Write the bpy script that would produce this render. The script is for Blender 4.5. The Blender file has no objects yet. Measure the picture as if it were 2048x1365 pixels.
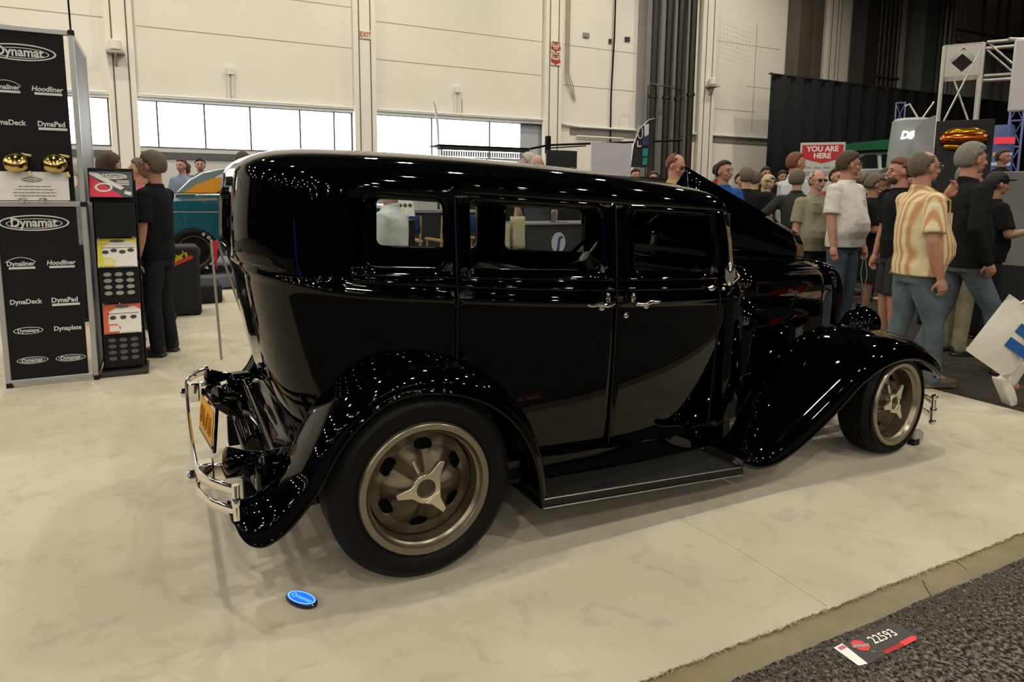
import bpy, math, random
from mathutils import Vector, Matrix, Euler
random.seed(7)
PI = math.pi
sc = bpy.context.scene
col = sc.collection
R = math.radians

# ------------------------------------------------------------------ camera
cam_d = bpy.data.cameras.new('camera')
cam = bpy.data.objects.new('camera', cam_d)
col.objects.link(cam)
sc.camera = cam
F_PX, PITCH, ROLL, CY, HEAD = 1361.0, 0.1335, 0.0084, 572.0, R(63.0265)
fw = Vector((math.cos(HEAD)*math.cos(PITCH), math.sin(HEAD)*math.cos(PITCH), -math.sin(PITCH)))
rt = Vector((math.sin(HEAD), -math.cos(HEAD), 0))
up = rt.cross(fw)
cr, sr = math.cos(ROLL), math.sin(ROLL)
rx = cr*rt + sr*up
ux = -sr*rt + cr*up
m = Matrix((rx, ux, -fw)).transposed().to_4x4()
m.translation = Vector((-0.7677, -3.0859, 1.4143))
cam.matrix_world = m
cam_d.sensor_fit = 'HORIZONTAL'
cam_d.sensor_width = 36.0
cam_d.lens = F_PX/2048*36.0
cam_d.shift_y = -(682.5-CY)/2048
cam_d.clip_start = 0.05
cam_d.clip_end = 300

# ------------------------------------------------------------------ world and exposure
w = bpy.data.worlds.new('hall_world')
sc.world = w
w.use_nodes = True
w.node_tree.nodes['Background'].inputs[0].default_value = (0.95, 0.97, 1.0, 1)
w.node_tree.nodes['Background'].inputs[1].default_value = 1.0
sc.view_settings.view_transform = 'Standard'
sc.view_settings.look = 'None'
sc.view_settings.gamma = 1.0
sc.view_settings.exposure = 0.0
sc.view_settings.use_curve_mapping = False
sc.cycles.max_bounces = 14
sc.cycles.diffuse_bounces = 3
sc.cycles.glossy_bounces = 4
sc.cycles.transmission_bounces = 12
sc.cycles.transparent_max_bounces = 8
sc.cycles.sample_clamp_indirect = 6.0
sc.cycles.caustics_reflective = False
sc.cycles.caustics_refractive = False
LAMP_POWER = 760.0

# ------------------------------------------------------------------ materials
MATS = {}
def mat(name, c=(.5, .5, .5), r=.5, metal=0, coat=0, emit=0, ecol=None, noise=None, bump=None, spec=.5, trans=0, ior=1.45, alpha=1, c2=None, sheen=0):
    """procedural principled material. noise=(scale, amount) varies the colour towards c2; bump=(scale, strength, dist)"""
    if name in MATS: return MATS[name]
    mt = bpy.data.materials.new(name); mt.use_nodes = True
    nt = mt.node_tree; b = nt.nodes['Principled BSDF']
    b.inputs['Base Color'].default_value = (*c, 1)
    b.inputs['Roughness'].default_value = r
    b.inputs['Metallic'].default_value = metal
    b.inputs['Coat Weight'].default_value = coat
    b.inputs['Coat Roughness'].default_value = 0.02
    b.inputs['Specular IOR Level'].default_value = spec
    b.inputs['Transmission Weight'].default_value = trans
    b.inputs['IOR'].default_value = ior
    b.inputs['Alpha'].default_value = alpha
    if sheen: b.inputs['Sheen Weight'].default_value = sheen
    if emit:
        b.inputs['Emission Color'].default_value = (*(ecol or c), 1)
        b.inputs['Emission Strength'].default_value = emit
    tc = None
    if noise or bump:
        tc = nt.nodes.new('ShaderNodeTexCoord')
    if noise:
        n = nt.nodes.new('ShaderNodeTexNoise'); n.inputs['Scale'].default_value = noise[0]
        n.inputs['Detail'].default_value = 4; n.inputs['Roughness'].default_value = .6
        nt.links.new(tc.outputs['Object'], n.inputs['Vector'])
        rp = nt.nodes.new('ShaderNodeValToRGB')
        rp.color_ramp.elements[0].position = .3; rp.color_ramp.elements[1].position = .7
        k = noise[1]
        rp.color_ramp.elements[0].color = (*(c2 or tuple(x*(1-k) for x in c)), 1)
        rp.color_ramp.elements[1].color = (*c, 1)
        nt.links.new(n.outputs['Fac'], rp.inputs['Fac'])
        nt.links.new(rp.outputs['Color'], b.inputs['Base Color'])
    if bump:
        n2 = nt.nodes.new('ShaderNodeTexNoise'); n2.inputs['Scale'].default_value = bump[0]
        n2.inputs['Detail'].default_value = 3
        nt.links.new(tc.outputs['Object'], n2.inputs['Vector'])
        bp = nt.nodes.new('ShaderNodeBump'); bp.inputs['Strength'].default_value = bump[1]
        bp.inputs['Distance'].default_value = bump[2] if len(bump) > 2 else .01
        nt.links.new(n2.outputs['Fac'], bp.inputs['Height'])
        nt.links.new(bp.outputs['Normal'], b.inputs['Normal'])
    MATS[name] = mt
    return mt

# ------------------------------------------------------------------ mesh builder
def frame_of(d):
    d = Vector(d).normalized()
    a = Vector((0, 0, 1)) if abs(d.z) < .95 else Vector((1, 0, 0))
    u = a.cross(d).normalized(); v = d.cross(u).normalized()
    return u, v, d

class MB:
    def __init__(self, M=None):
        self.v = []; self.f = []; self.M = M
    def add(self, vs, fs):
        o = len(self.v)
        if self.M is not None: vs = [self.M @ Vector(p) for p in vs]
        self.v.extend([tuple(p) for p in vs]); self.f.extend([tuple(i+o for i in f) for f in fs])
        return self
    def box(self, x0, x1, y0, y1, z0, z1, T=None):
        vs = [Vector(p) for p in ((x0, y0, z0), (x1, y0, z0), (x1, y1, z0), (x0, y1, z0), (x0, y0, z1), (x1, y0, z1), (x1, y1, z1), (x0, y1, z1))]
        if T is not None: vs = [T @ p for p in vs]
        return self.add(vs, [(0, 3, 2, 1), (4, 5, 6, 7), (0, 1, 5, 4), (1, 2, 6, 5), (2, 3, 7, 6), (3, 0, 4, 7)])
    def tube(self, pts, r, n=10, closed=False, caps=True, sx=1, sy=1, upv=None):
        """sweep; r number or list; sx, sy squash"""
        pts = [Vector(p) for p in pts]; N = len(pts)
        rs = r if isinstance(r, (list, tuple)) else [r]*N
        vs = []; fs = []; pu = None
        for i, p in enumerate(pts):
            if closed: d = pts[(i+1) % N]-pts[i-1]
            else: d = pts[min(i+1, N-1)]-pts[max(i-1, 0)]
            if d.length < 1e-9: d = Vector((0, 0, 1))
            d.normalize()
            if upv is not None:
                v = Vector(upv); u = v.cross(d)
                if u.length < 1e-6: u = Vector((1, 0, 0))
                u.normalize(); v = d.cross(u).normalized()
            elif pu is None: u, v, _ = frame_of(d)
            else:
                u = pu-d*pu.dot(d)
                if u.length < 1e-6: u, v, _ = frame_of(d)
                u.normalize(); v = d.cross(u).normalized()
            pu = u
            for k in range(n):
                a = 2*PI*k/n
                vs.append(p+u*(math.cos(a)*rs[i]*sx)+v*(math.sin(a)*rs[i]*sy))
        M_ = N if closed else N-1
        for i in range(M_):
            for k in range(n):
                a = i*n+k; b = i*n+(k+1) % n; j = (i+1) % N
                fs.append((a, b, j*n+(k+1) % n, j*n+k))
        if caps and not closed:
            fs.append(tuple(range(n-1, -1, -1))); fs.append(tuple((N-1)*n+k for k in range(n)))
        return self.add(vs, fs)
    def cyl(self, p0, p1, r0, r1=None, n=16, caps=True):
        return self.tube([p0, p1], [r0, r0 if r1 is None else r1], n, caps=caps)
    def caps_tube(self, pts, rs, n=12):
        """sphere-swept chain with round ends (for limbs)"""
        pts = [Vector(p) for p in pts]
        P = []; Q = []
        d0 = (pts[1]-pts[0]).normalized(); d1 = (pts[-1]-pts[-2]).normalized()
        for a in (80, 55, 30):
            P.append(pts[0]-d0*rs[0]*math.sin(R(a))); Q.append(rs[0]*math.cos(R(a)))
        P += pts; Q += list(rs)
        for a in (30, 55, 80):
            P.append(pts[-1]+d1*rs[-1]*math.sin(R(a))); Q.append(rs[-1]*math.cos(R(a)))
        return self.tube(P, Q, n)
    def ell(self, c, rx, ry=None, rz=None, n=16, m=10, T=None):
        ry = rx if ry is None else ry; rz = rx if rz is None else rz
        vs = []; fs = []; c = Vector(c)
        for i in range(m+1):
            t = PI*i/m
            for k in range(n):
                a = 2*PI*k/n
                p = Vector((rx*math.sin(t)*math.cos(a), ry*math.sin(t)*math.sin(a), rz*math.cos(t)))
                if T is not None: p = T @ p
                vs.append(c+p)
        for i in range(m):
            for k in range(n):
                fs.append((i*n+k, (i+1)*n+k, (i+1)*n+(k+1) % n, i*n+(k+1) % n))
        return self.add(vs, fs)
    def lathe(self, prof, o=(0, 0, 0), axis=(0, 0, 1), n=32, closed=False):
        """prof: list of (radius, height along axis)"""
        u, v, d = frame_of(axis); o = Vector(o); vs = []; fs = []
        for r_, h in prof:
            for k in range(n):
                a = 2*PI*k/n
                vs.append(o+d*h+u*(r_*math.cos(a))+v*(r_*math.sin(a)))
        N = len(prof)
        for i in range(N if closed else N-1):
            j = (i+1) % N
            for k in range(n):
                fs.append((i*n+k, i*n+(k+1) % n, j*n+(k+1) % n, j*n+k))
        return self.add(vs, fs)
    def grid(self, P, closed_u=False, skip=None):
        """P[i][j] points"""
        ni = len(P); nj = len(P[0]); vs = [p for row in P for p in row]; fs = []
        for i in range(ni-1):
            for j in range(nj if closed_u else nj-1):
                if skip and skip(i, j): continue
                jj = (j+1) % nj
                fs.append((i*nj+j, i*nj+jj, (i+1)*nj+jj, (i+1)*nj+j))
        return self.add(vs, fs)
    def poly(self, pts, d):
        """flat polygon extruded by vector d"""
        n = len(pts); d = Vector(d)
        vs = [Vector(p) for p in pts]+[Vector(p)+d for p in pts]
        fs = [tuple(range(n)), tuple(range(2*n-1, n-1, -1))]+[(i, i+n, (i+1) % n+n, (i+1) % n) for i in range(n)]
        return self.add(vs, fs)
    def build(self, name, material, parent=None, smooth=40, bevel=0, solid=0, sub=0, seg=2):
        used = sorted({i for f in self.f for i in f}); mp = {a: b for b, a in enumerate(used)}
        me = bpy.data.meshes.new(name); me.from_pydata([tuple(self.v[i]) for i in used], [], [tuple(mp[i] for i in f) for f in self.f]); me.validate(); me.update()
        if smooth:
            for p in me.polygons: p.use_smooth = True
            if smooth < 180: me.set_sharp_from_angle(angle=R(smooth))
        me.materials.append(material)
        o = bpy.data.objects.new(name, me); col.objects.link(o)
        if parent is not None: o.parent = parent
        if solid:
            s = o.modifiers.new('s', 'SOLIDIFY'); s.thickness = solid; s.offset = -1
        if bevel:
            b = o.modifiers.new('b', 'BEVEL'); b.width = bevel; b.segments = seg; b.limit_method = 'ANGLE'
        if sub:
            b = o.modifiers.new('u', 'SUBSURF'); b.levels = sub; b.render_levels = sub
        return o

def tag(o, label, cat, group=None, kind=None):
    if label: o['label'] = label
    if cat: o['category'] = cat
    if group: o['group'] = group
    if kind: o['kind'] = kind
    return o
def empty(name, label, cat, loc=(0, 0, 0), rz=0, group=None):
    o = bpy.data.objects.new(name, None); col.objects.link(o)
    o.location = loc; o.rotation_euler = (0, 0, rz); o.empty_display_size = .1
    return tag(o, label, cat, group)
def struct(o):
    o['kind'] = 'structure'; return o
def dup(root, loc, rz=None, label=None):
    r_ = root.copy(); col.objects.link(r_); r_.location = loc
    if rz is not None: r_.rotation_euler = (0, 0, rz)
    if label: r_['label'] = label
    for ch in list(root.children):
        c_ = ch.copy(); col.objects.link(c_); c_.parent = r_
        for g in ch.children:
            d_ = g.copy(); col.objects.link(d_); d_.parent = c_
    return r_
def text_mesh(s, size, ext=.0, shear=0, bold=0, align='CENTER', sx=1.0, spacing=1.0):
    """returns (verts, faces) of built-in font text centred at origin in XY"""
    cu = bpy.data.curves.new('t', 'FONT'); cu.body = s; cu.size = size; cu.extrude = ext; cu.shear = shear; cu.offset = bold
    cu.align_x = align; cu.align_y = 'CENTER'; cu.resolution_u = 3; cu.space_character = spacing
    o = bpy.data.objects.new('t', cu); col.objects.link(o)
    dg = bpy.context.evaluated_depsgraph_get(); dg.update()
    me = bpy.data.meshes.new_from_object(o.evaluated_get(dg))
    vs = [(p.co.x*sx, p.co.y, p.co.z) for p in me.vertices]; fs = [tuple(p.vertices) for p in me.polygons]
    bpy.data.objects.remove(o); bpy.data.curves.remove(cu); bpy.data.meshes.remove(me)
    return vs, fs
def text_on(mb, s, size, T, **k):
    """add text in the plane of matrix T (x right, y up, z out)"""
    vs, fs = text_mesh(s, size, **k)
    mb.add([T @ Vector(p) for p in vs], fs)
def plane_T(o, x, n):
    """matrix with origin o, x axis x, z axis (out) n"""
    x = Vector(x).normalized(); n = Vector(n).normalized(); y = n.cross(x).normalized()
    M_ = Matrix((x, y, n)).transposed().to_4x4(); M_.translation = Vector(o); return M_
def ring(mb, T, rx_, ry_, w_, n=40, z=0.0, sx=None):
    """flat elliptical ring of width w_ in plane T"""
    vs = []; fs = []
    for k in range(n):
        a = 2*PI*k/n
        vs.append(T @ Vector((rx_*math.cos(a), ry_*math.sin(a), z)))
        vs.append(T @ Vector(((rx_-w_)*math.cos(a), (ry_-w_*.75)*math.sin(a), z)))
    for k in range(n):
        a = 2*k; b = 2*((k+1) % n); fs.append((a, b, b+1, a+1))
    mb.add(vs, fs)
def disc(mb, T, rx_, ry_, n=32, z=0.0):
    mb.add([T @ Vector((rx_*math.cos(2*PI*k/n), ry_*math.sin(2*PI*k/n), z)) for k in range(n)], [tuple(range(n))])
def rect(mb, T, x0, x1, y0, y1, z=0.0):
    mb.add([T @ Vector(p) for p in ((x0, y0, z), (x1, y0, z), (x1, y1, z), (x0, y1, z))], [(0, 1, 2, 3)])
def pgon(mb, T, pts, z=0.0):
    mb.add([T @ Vector((p[0], p[1], z)) for p in pts], [tuple(range(len(pts)))])

# colours
black_paint = mat('black_gloss_paint', (.0008, .0008, .0012), .025, spec=.32)
chrome = mat('chrome', (.82, .80, .76), .06, metal=1)
rubber = mat('tyre_rubber', (.0035, .003, .003), .55, spec=.18, bump=(60, .2, .002))
glass = mat('window_glass', (.86, .88, .88), .0, trans=1, ior=1.45, spec=.5)
steel = mat('brushed_aluminium', (.55, .55, .56), .35, metal=1)
black_plastic = mat('black_plastic', (.007, .007, .008), .45, spec=.25)
matte_black = mat('matte_black', (.005, .005, .006), .85, spec=.15)
white_ink = mat('white_print', (.75, .75, .76), .6)
# ------------------------------------------------------------------ hall lamps (the light of the place)
lamp_lens = mat('lamp_lens', (1, .9, .72), .4, emit=LAMP_POWER, ecol=(1.0, .93, .77))
lamp_metal = mat('lamp_metal', (.3, .3, .3), .5, metal=.6)
def make_lamp():
    mb = MB(); mb.lathe([(.05, .42), (.08, .40), (.09, .2), (.20, .02), (.21, -.02), (.195, -.02), (.17, .02), (.06, .18), (0.0, .18)], n=20)
    mb.tube([(0, 0, .4), (0, 0, 2.35)], .012, 6)
    o = mb.build('high_bay_lamp', lamp_metal)
    tag(o, 'round high bay lamp hanging from the dark hall ceiling', 'lamp', 'high bay lamps under the hall ceiling')
    l = MB(); l.lathe([(.155, 0), (0, 0.001)], n=20)
    L = l.build('lens', lamp_lens, o, smooth=0)
    for p in L.data.polygons: pass
    return o
_lx = [-27+5.9*i for i in range(8)]; _ly = [-56+6.3*j for j in range(11)]
lamp0 = make_lamp(); _first = True
_ly.append(10.6)  # extra lamp row near the back wall, added to brighten it
for x in _lx:
    for y in _ly:
        px = x+(1.2 if int(round(y)) % 2 else 0); P_ = (px, y, 9.6)
        if y > 12 or (px < -18 and y < -40): continue
        if _first: lamp0.location = P_; _first = False
        else: dup(lamp0, P_)

# ------------------------------------------------------------------ floor and carpets
def carpet_mat(name, c1, c2, c3, fine, bumpd, lo=.3, hi=.7):
    mt = bpy.data.materials.new(name); mt.use_nodes = True; nt = mt.node_tree; b = nt.nodes['Principled BSDF']
    b.inputs['Roughness'].default_value = .95; b.inputs['Specular IOR Level'].default_value = .1
    tc = nt.nodes.new('ShaderNodeTexCoord')
    def noise(scale, det=3, rough=.6, dist=0, vec=None):
        n = nt.nodes.new('ShaderNodeTexNoise'); n.inputs['Scale'].default_value = scale; n.inputs['Detail'].default_value = det
        n.inputs['Roughness'].default_value = rough; n.inputs['Distortion'].default_value = dist
        nt.links.new(vec or tc.outputs['Object'], n.inputs['Vector']); return n
    def ramp(src, a, b_, ca, cb):
        r_ = nt.nodes.new('ShaderNodeValToRGB'); r_.color_ramp.elements[0].position = a; r_.color_ramp.elements[1].position = b_
        r_.color_ramp.elements[0].color = (*ca, 1); r_.color_ramp.elements[1].color = (*cb, 1)
        nt.links.new(src, r_.inputs['Fac']); return r_
    big = noise(1.3, 3, .55, .6); sm = noise(5.5, 4, .6, 1.2); fi = noise(fine, 2, .6)
    r1 = ramp(big.outputs['Fac'], .38, .62, c2, c1)
    r2 = ramp(sm.outputs['Fac'], .34, .46, (.88, .88, .88), (1, 1, 1))
    r3 = ramp(fi.outputs['Fac'], lo, hi, c3, (1, 1, 1))
    def mul(a, b_):
        mx = nt.nodes.new('ShaderNodeMix'); mx.data_type = 'RGBA'; mx.blend_type = 'MULTIPLY'; mx.inputs[0].default_value = 1
        nt.links.new(a, mx.inputs[6]); nt.links.new(b_, mx.inputs[7]); return mx.outputs[2]
    nt.links.new(mul(mul(r1.outputs[0], r2.outputs[0]), r3.outputs[0]), b.inputs['Base Color'])
    bp = nt.nodes.new('ShaderNodeBump'); bp.inputs['Strength'].default_value = .6; bp.inputs['Distance'].default_value = bumpd
    nt.links.new(fi.outputs['Fac'], bp.inputs['Height']); nt.links.new(bp.outputs['Normal'], b.inputs['Normal'])
    return mt
beige = carpet_mat('beige_cut_pile_carpet', (.54, .49, .395), (.465, .42, .335), (.93, .93, .92), 420, .003)
greyc = carpet_mat('grey_loop_carpet', (.21, .19, .17), (.16, .145, .13), (.09, .085, .08), 62, .02, .42, .64)
concrete = mat('bare_concrete', (.23, .185, .105), .45, noise=(7, .3), bump=(30, .15, .002))
fl = struct(MB().box(-28, 42, -60, 14.3, -.3, -.012).build('floor', concrete, smooth=0))
# booth carpet with a ragged cut front edge (thin sheet with real thickness)
def ragged(x0, x1, y, step, amp, rnd):
    pts = []; x = x0; k = 0
    while x < x1:
        k = .75*k+.25*rnd.uniform(-1, 1)
        pts.append((x, y+amp*(k+.35*rnd.uniform(-1, 1)))); x += step
    pts.append((x1, y)); return pts
rnd = random.Random(3)
e = ragged(-9, 4.28, -1.632, .014, .010, rnd)
mb = MB()
P_ = [[(x, 7.6, 0) for x, y in e], [(x, y+.03, 0) for x, y in e], [(x, y, -.003) for x, y in e], [(x, y+.004, -.012) for x, y in e]]
P_.append([(x, 7.6, -.012) for x, y in e]); P_.append(P_[0]); mb.grid(P_)
for q in (0, -1): mb.add([P_[i][q] for i in range(5)], [(0, 1, 2, 3, 4)])
cb = mb.build('carpet', beige, smooth=30); tag(cb, 'beige cut pile booth carpet under the black vintage sedan', 'carpet')
# loose fibres on the cut edge
mb = MB()
for i in range(900):
    x = rnd.uniform(-1.5, 4.2); a = rnd.uniform(-2.6, -.5); L_ = rnd.uniform(.006, .022)
    p = Vector((x, -1.632+rnd.uniform(-.004, .006), -.001)); q = p+Vector((math.cos(a)*L_, math.sin(a)*L_, rnd.uniform(-.006, .003)))
    mb.tube([p, (p+q)/2+Vector((0, 0, .002)), q], .0007, 4)
fb = mb.build('frayed_fibres', beige, cb, smooth=0); fb['kind'] = 'stuff'
# seams in the booth carpet
mb = MB()
for pts in (((1.22, -1.62), (1.225, -1.2), (1.19, -.9), (1.2, -.3)), ((3.55, -1.62), (3.3, -1.45), (3.2, -1.4)), ((-.72, 2.8), (-.62, 4.0), (-.6, 7.5))):
    mb = MB(); mb.tube([(x, y, .0005) for x, y in pts], .0024, 6, sy=.5); mb.build('seam', mat('carpet_seam', (.42, .375, .295), .95), cb)
# aisle carpet in front and beyond the nose of the car
e2 = ragged(-9, 41.9, -1.752, .02, .007, rnd)
mb = MB()
mb.grid([[(x, y, 0.001) for x, y in e2], [(x, -8, 0.001) for x, y in e2]])
mb.grid([[(x, y, .001) for x, y in e2], [(x, y+.004, -.012) for x, y in e2]])
mb.box(-27.9, 41.9, -59.9, -8, -.012, .001)
o = mb.build('aisle_carpet', greyc, smooth=0); tag(o, 'dark grey looped aisle carpet in front of the booth', 'carpet')
dg = carpet_mat('dark_aisle_carpet', (.052, .045, .037), (.042, .037, .03), (.6, .6, .6), 60, .01)
mb = MB(); mb.box(4.29, 41.9, -1.66, 13.95, -.012, .0005)
o = mb.build('cross_aisle_carpet', dg, smooth=0); tag(o, 'dark cross aisle carpet the crowd walks on', 'carpet')
# loop tufts standing up near the camera edge of the aisle carpet
mb = MB()
for i in range(7000):
    x = rnd.uniform(.35, 2.6); y = -1.755-abs(rnd.gauss(0, .13)); 
    if y < -2.15: continue
    a = rnd.uniform(0, 6.28); L_ = rnd.uniform(.003, .006)
    mb.tube([(x-L_*math.cos(a), y-L_*math.sin(a), 0), (x, y, .004), (x+L_*math.cos(a), y+L_*math.sin(a), 0)], .0016, 4, caps=False)
o2 = mb.build('carpet_loops', mat('loop_yarn', (.12, .108, .09), .95, noise=(300, .6)), o, smooth=180); o2['kind'] = 'stuff'
o2.parent = bpy.data.objects['aisle_carpet']
# concrete joint cracks in the strip
mb = MB()
for pts in (((1.62, -1.745), (1.66, -1.70), (1.70, -1.66)), ((1.95, -1.64), (1.93, -1.69))):
    mb.tube([(x, y, -.0115) for x, y in pts], .002, 5, sy=.3)
struct(mb.build('trim_1', mat('crack', (.03, .025, .015), .9)))

# ------------------------------------------------------------------ hall shell
wall_m = mat('painted_wall', (.85, .80, .715), .7, noise=(.35, .08), bump=(2.5, .08, .02))
wall_low = mat('painted_wall_lower', (.60, .59, .57), .7, noise=(.8, .08))
dark_wall = mat('dimmed_wall_black', (.006, .006, .007), .9)  # distance dimming put into the colour of unseen walls, for dark reflections
ceil_m = mat('ceiling_dark', (.016, .015, .014), .9)
line_m = mat('strut_slot', (.10, .09, .07), .7)
YW = 14.0
WIN = [(-7.2, -1.70), (-1.28, 3.5), (4.05, 8.95)]
mb = MB()
mb.box(-28, 42, YW, YW+.3, 3.40, 12)
mb.box(-28, -7.2, YW, YW+.3, 0, 3.4)
mb.box(-1.70, -1.28, YW, YW+.3, 0, 3.4); mb.box(3.5, 4.05, YW, YW+.3, 0, 3.4)
mb.box(8.95, 42, YW, YW+.3, 0, 3.4)
struct(mb.build('wall_back', wall_m, smooth=0))
mb = MB()
for a, b in WIN: mb.box(a, b, YW+.06, YW+.3, 0, 2.36)
struct(mb.build('wall_back_lower', wall_low, smooth=0))
struct(MB().box(-28, 42, -60.3, -60, 0, 12).build('wall_front', dark_wall, smooth=0))
struct(MB().box(-28.3, -28, -60, 14.3, 0, 12).build('wall_left', dark_wall, smooth=0))
struct(MB().box(42, 42.3, -60, 14.3, 0, 12).build('wall_right', dark_wall, smooth=0))
struct(MB().box(-28, 42, -60, 14.3, 12, 12.2).build('ceiling', ceil_m, smooth=0))
pane_m = mat('daylit_pane', (1, 1, 1), .3, emit=5.0, ecol=(.96, .98, 1.0))
frame_m = mat('window_frame', (.10, .10, .10), .5)
trim_m = mat('white_trim', (.75, .74, .70), .5)
MUL = [[-6.0, -4.6, -3.2], [-.80, .15, 1.12, 2.24, 3.05], [5.58, 7.25]]
for n, (a, b) in enumerate(WIN):
    win = bpy.data.objects.new('window_%d' % (n+1), None); col.objects.link(win); struct(win)
    m_ = MB(); m_.box(a, b, YW+.10, YW+.16, 2.30, 2.40); m_.box(a, b, YW+.06, YW+.16, 3.36, 3.40)
    m_.box(a, a+.04, YW+.08, YW+.16, 2.4, 3.36); m_.box(b-.04, b, YW+.08, YW+.16, 2.4, 3.36)
    for x in MUL[n]: m_.box(x-.018, x+.018, YW+.09, YW+.15, 2.4, 3.36)
    m_.build('window_frame', frame_m, win, smooth=0)
    MB().box(a+.04, b-(.04 if n < 2 else .75), YW+.12, YW+.135, 2.4, 3.36).build('window_pane', pane_m, win, smooth=0)
    if n == 2: MB().box(b-.75, b-.04, YW+.12, YW+.135, 2.4, 3.36).build('blocked_pane', mat('grey_board', (.42, .44, .48), .6), win, smooth=0)
    MB().box(a, b, YW+.02, YW+.1, 2.14, 2.28).build('window_beam', frame_m, win, smooth=0)
    for x in [a+.2]+[q+.25 for q in MUL[n]]: pass
# ledge pipe and trims running along the top of the windows
mb = MB(); mb.tube([(-14, YW-.06, 3.45), (9.0, YW-.06, 3.50), (9.6, YW-.06, 3.40), (10, YW-.05, 3.37), (42, YW-.05, 3.36)], .035, 8)
mb.box(-14, 9, YW-.03, YW, 3.38, 3.43)
struct(mb.build('trim_2', trim_m, smooth=40))
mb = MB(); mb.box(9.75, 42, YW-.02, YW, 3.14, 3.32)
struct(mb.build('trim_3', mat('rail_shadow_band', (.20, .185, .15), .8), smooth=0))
mb = MB(); mb.tube([(9.95, YW-.06, 3.10), (11.6, YW-.06, 3.10)], .03, 8)
struct(mb.build('trim_4', trim_m))
# pilasters with slotted strut lines
COLS = [(-1.42, .52), (3.78, .55), (9.1, .55), (14.72, .6), (20.35, .6), (27.5, .7), (33, .7)]
for n, (x, w_) in enumerate(COLS):
    m_ = MB(); m_.box(x-w_/2, x+w_/2, YW-.16, YW, 0, 12)
    o = m_.build('wall_pilaster', wall_m, smooth=0, bevel=.01); struct(o)
    m_ = MB()
    for s in (-.14, .14): m_.box(x+s-.012, x+s+.012, YW-.168, YW-.158, 1.9, 12)
    m_.build('strut_line', line_m, o, smooth=0)
# wall panel joints
mb = MB()
for x0, x1, z in ((-9, -1.7, 5.0), (-1.1, 3.5, 4.9), (-1.1, 3.5, 5.85), (4.1, 8.8, 5.6), (4.1, 8.8, 4.7), (9.5, 12, 5.6), (9.5, 12, 4.5), (15.1, 18, 6.3), (16.5, 18.2, 5.0), (15.1, 17, 4.2), (15.1, 18, 8.2)):
    mb.box(x0, x1, YW-.004, YW, z, z+.018)
for x, z0, z1 in ((11.15, 0, 12), (16.85, 3.6, 7), (6.4, 3.45, 3.9)):
    mb.box(x-.012, x+.012, YW-.006, YW, z0, z1)
struct(mb.build('trim_5', mat('panel_joint', (.40, .35, .26), .8), smooth=0))
mb = MB(); mb.tube([(11.2, YW-.05, 11.95), (11.18, YW-.05, 6), (11.12, YW-.05, 4.3), (11.15, YW-.05, 2)], .022, 8)
o = mb.build('black_cable', matte_black); tag(o, 'thin black cable dropping down the wall right of the fire signs', 'cable')
mb = MB()
for k in range(3): mb.tube([(9.55+.05*k, YW-.06, 11.95), (9.55+.05*k, YW-.06, 4.8), (9.62+.09*k, YW-.06, 4.5), (9.82+.03*k, YW-.05, 4.15-.04*k)], .013, 6)
o = mb.build('hanging_wires', mat('wire_grey', (.35, .3, .22), .6)); tag(o, 'loose beige wires hanging beside the column with fire signs', 'wires')
# four big dark riser pipes, wall frame behind
mb = MB(); mb.box(12.05, 14.15, YW-.1, YW, 0, 12)
struct(mb.build('trim_6', mat('riser_backing', (.30, .29, .29), .8, noise=(.5, .1)), smooth=0))
pipe_m = mat('dark_riser_paint', (.022, .018, .014), .35)
names = ['leftmost', 'second from left', 'third from left', 'rightmost']
for k, x in enumerate((12.42, 12.93, 13.38, 13.86)):
    m_ = MB(); m_.cyl((x, YW-.35, .01), (x, YW-.35, 11.9), .105, n=18)
    o = m_.build('riser_pipe', pipe_m); tag(o, 'dark riser pipe on the back wall, %s of the four' % names[k], 'pipe', 'riser pipes')
    c_ = MB(); z = (4.35, 4.35, 4.35, 4.5)[k]
    c_.cyl((x, YW-.35, z-.04), (x, YW-.35, z+.04), .135, n=18); c_.cyl((x, YW-.35, 1.9), (x, YW-.35, 2.05), .15, n=18)
    c_.build('flange', pipe_m, o)
mb = MB(); mb.tube([(12.1, YW-.52, 1.2), (12.1, YW-.52, 4.6), (12.2, YW-.52, 4.68), (13.4, YW-.52, 4.6)], .02, 8)
o = mb.build('bracket_pipe', pipe_m); tag(o, 'thin dark pipe bent round the left of the riser pipes', 'pipe')
# duct bundles above the curtain
duct_m = mat('duct_brown', (.10, .085, .065), .5, noise=(.6, .3)); duct_d = mat('duct_dark', (.035, .03, .026), .5)
mb = MB(); mb.box(18.15, 18.5, 13.4, 13.9, .01, 11.9); mb.box(18.62, 18.78, 13.5, 13.9, .01, 11.9); mb.box(18.85, 19.2, 13.35, 13.9, 5.35, 11.9)
mb.box(18.8, 19.25, 13.3, 13.9, 5.25, 5.33); mb.cyl((18.98, 13.35, 0), (18.98, 13.35, 5.3), .11)
o = mb.build('duct_bundle', duct_m, smooth=30); tag(o, 'brown vertical duct pair above the left end of the black curtain', 'duct')
mb = MB(); mb.box(21.3, 22.0, 13.3, 13.9, .01, 11.9)
for k in range(5): mb.cyl((22.15+.25*k, 13.4, .01), (22.15+.25*k, 13.4, 11.9), .085, n=12)
mb.box(22.0, 23.3, 13.3, 13.5, 5.65, 5.72)
o = mb.build('duct_bundle', duct_d, smooth=30); tag(o, 'dark vertical conduit rack above the middle of the black curtain', 'duct')
mb = MB(); mb.box(24.4, 25.1, 13.2, 13.9, .01, 11.9)
for k in range(4): mb.cyl((25.3+.3*k, 13.4, .01), (25.3+.3*k, 13.4, 11.9), .09, n=12)
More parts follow.
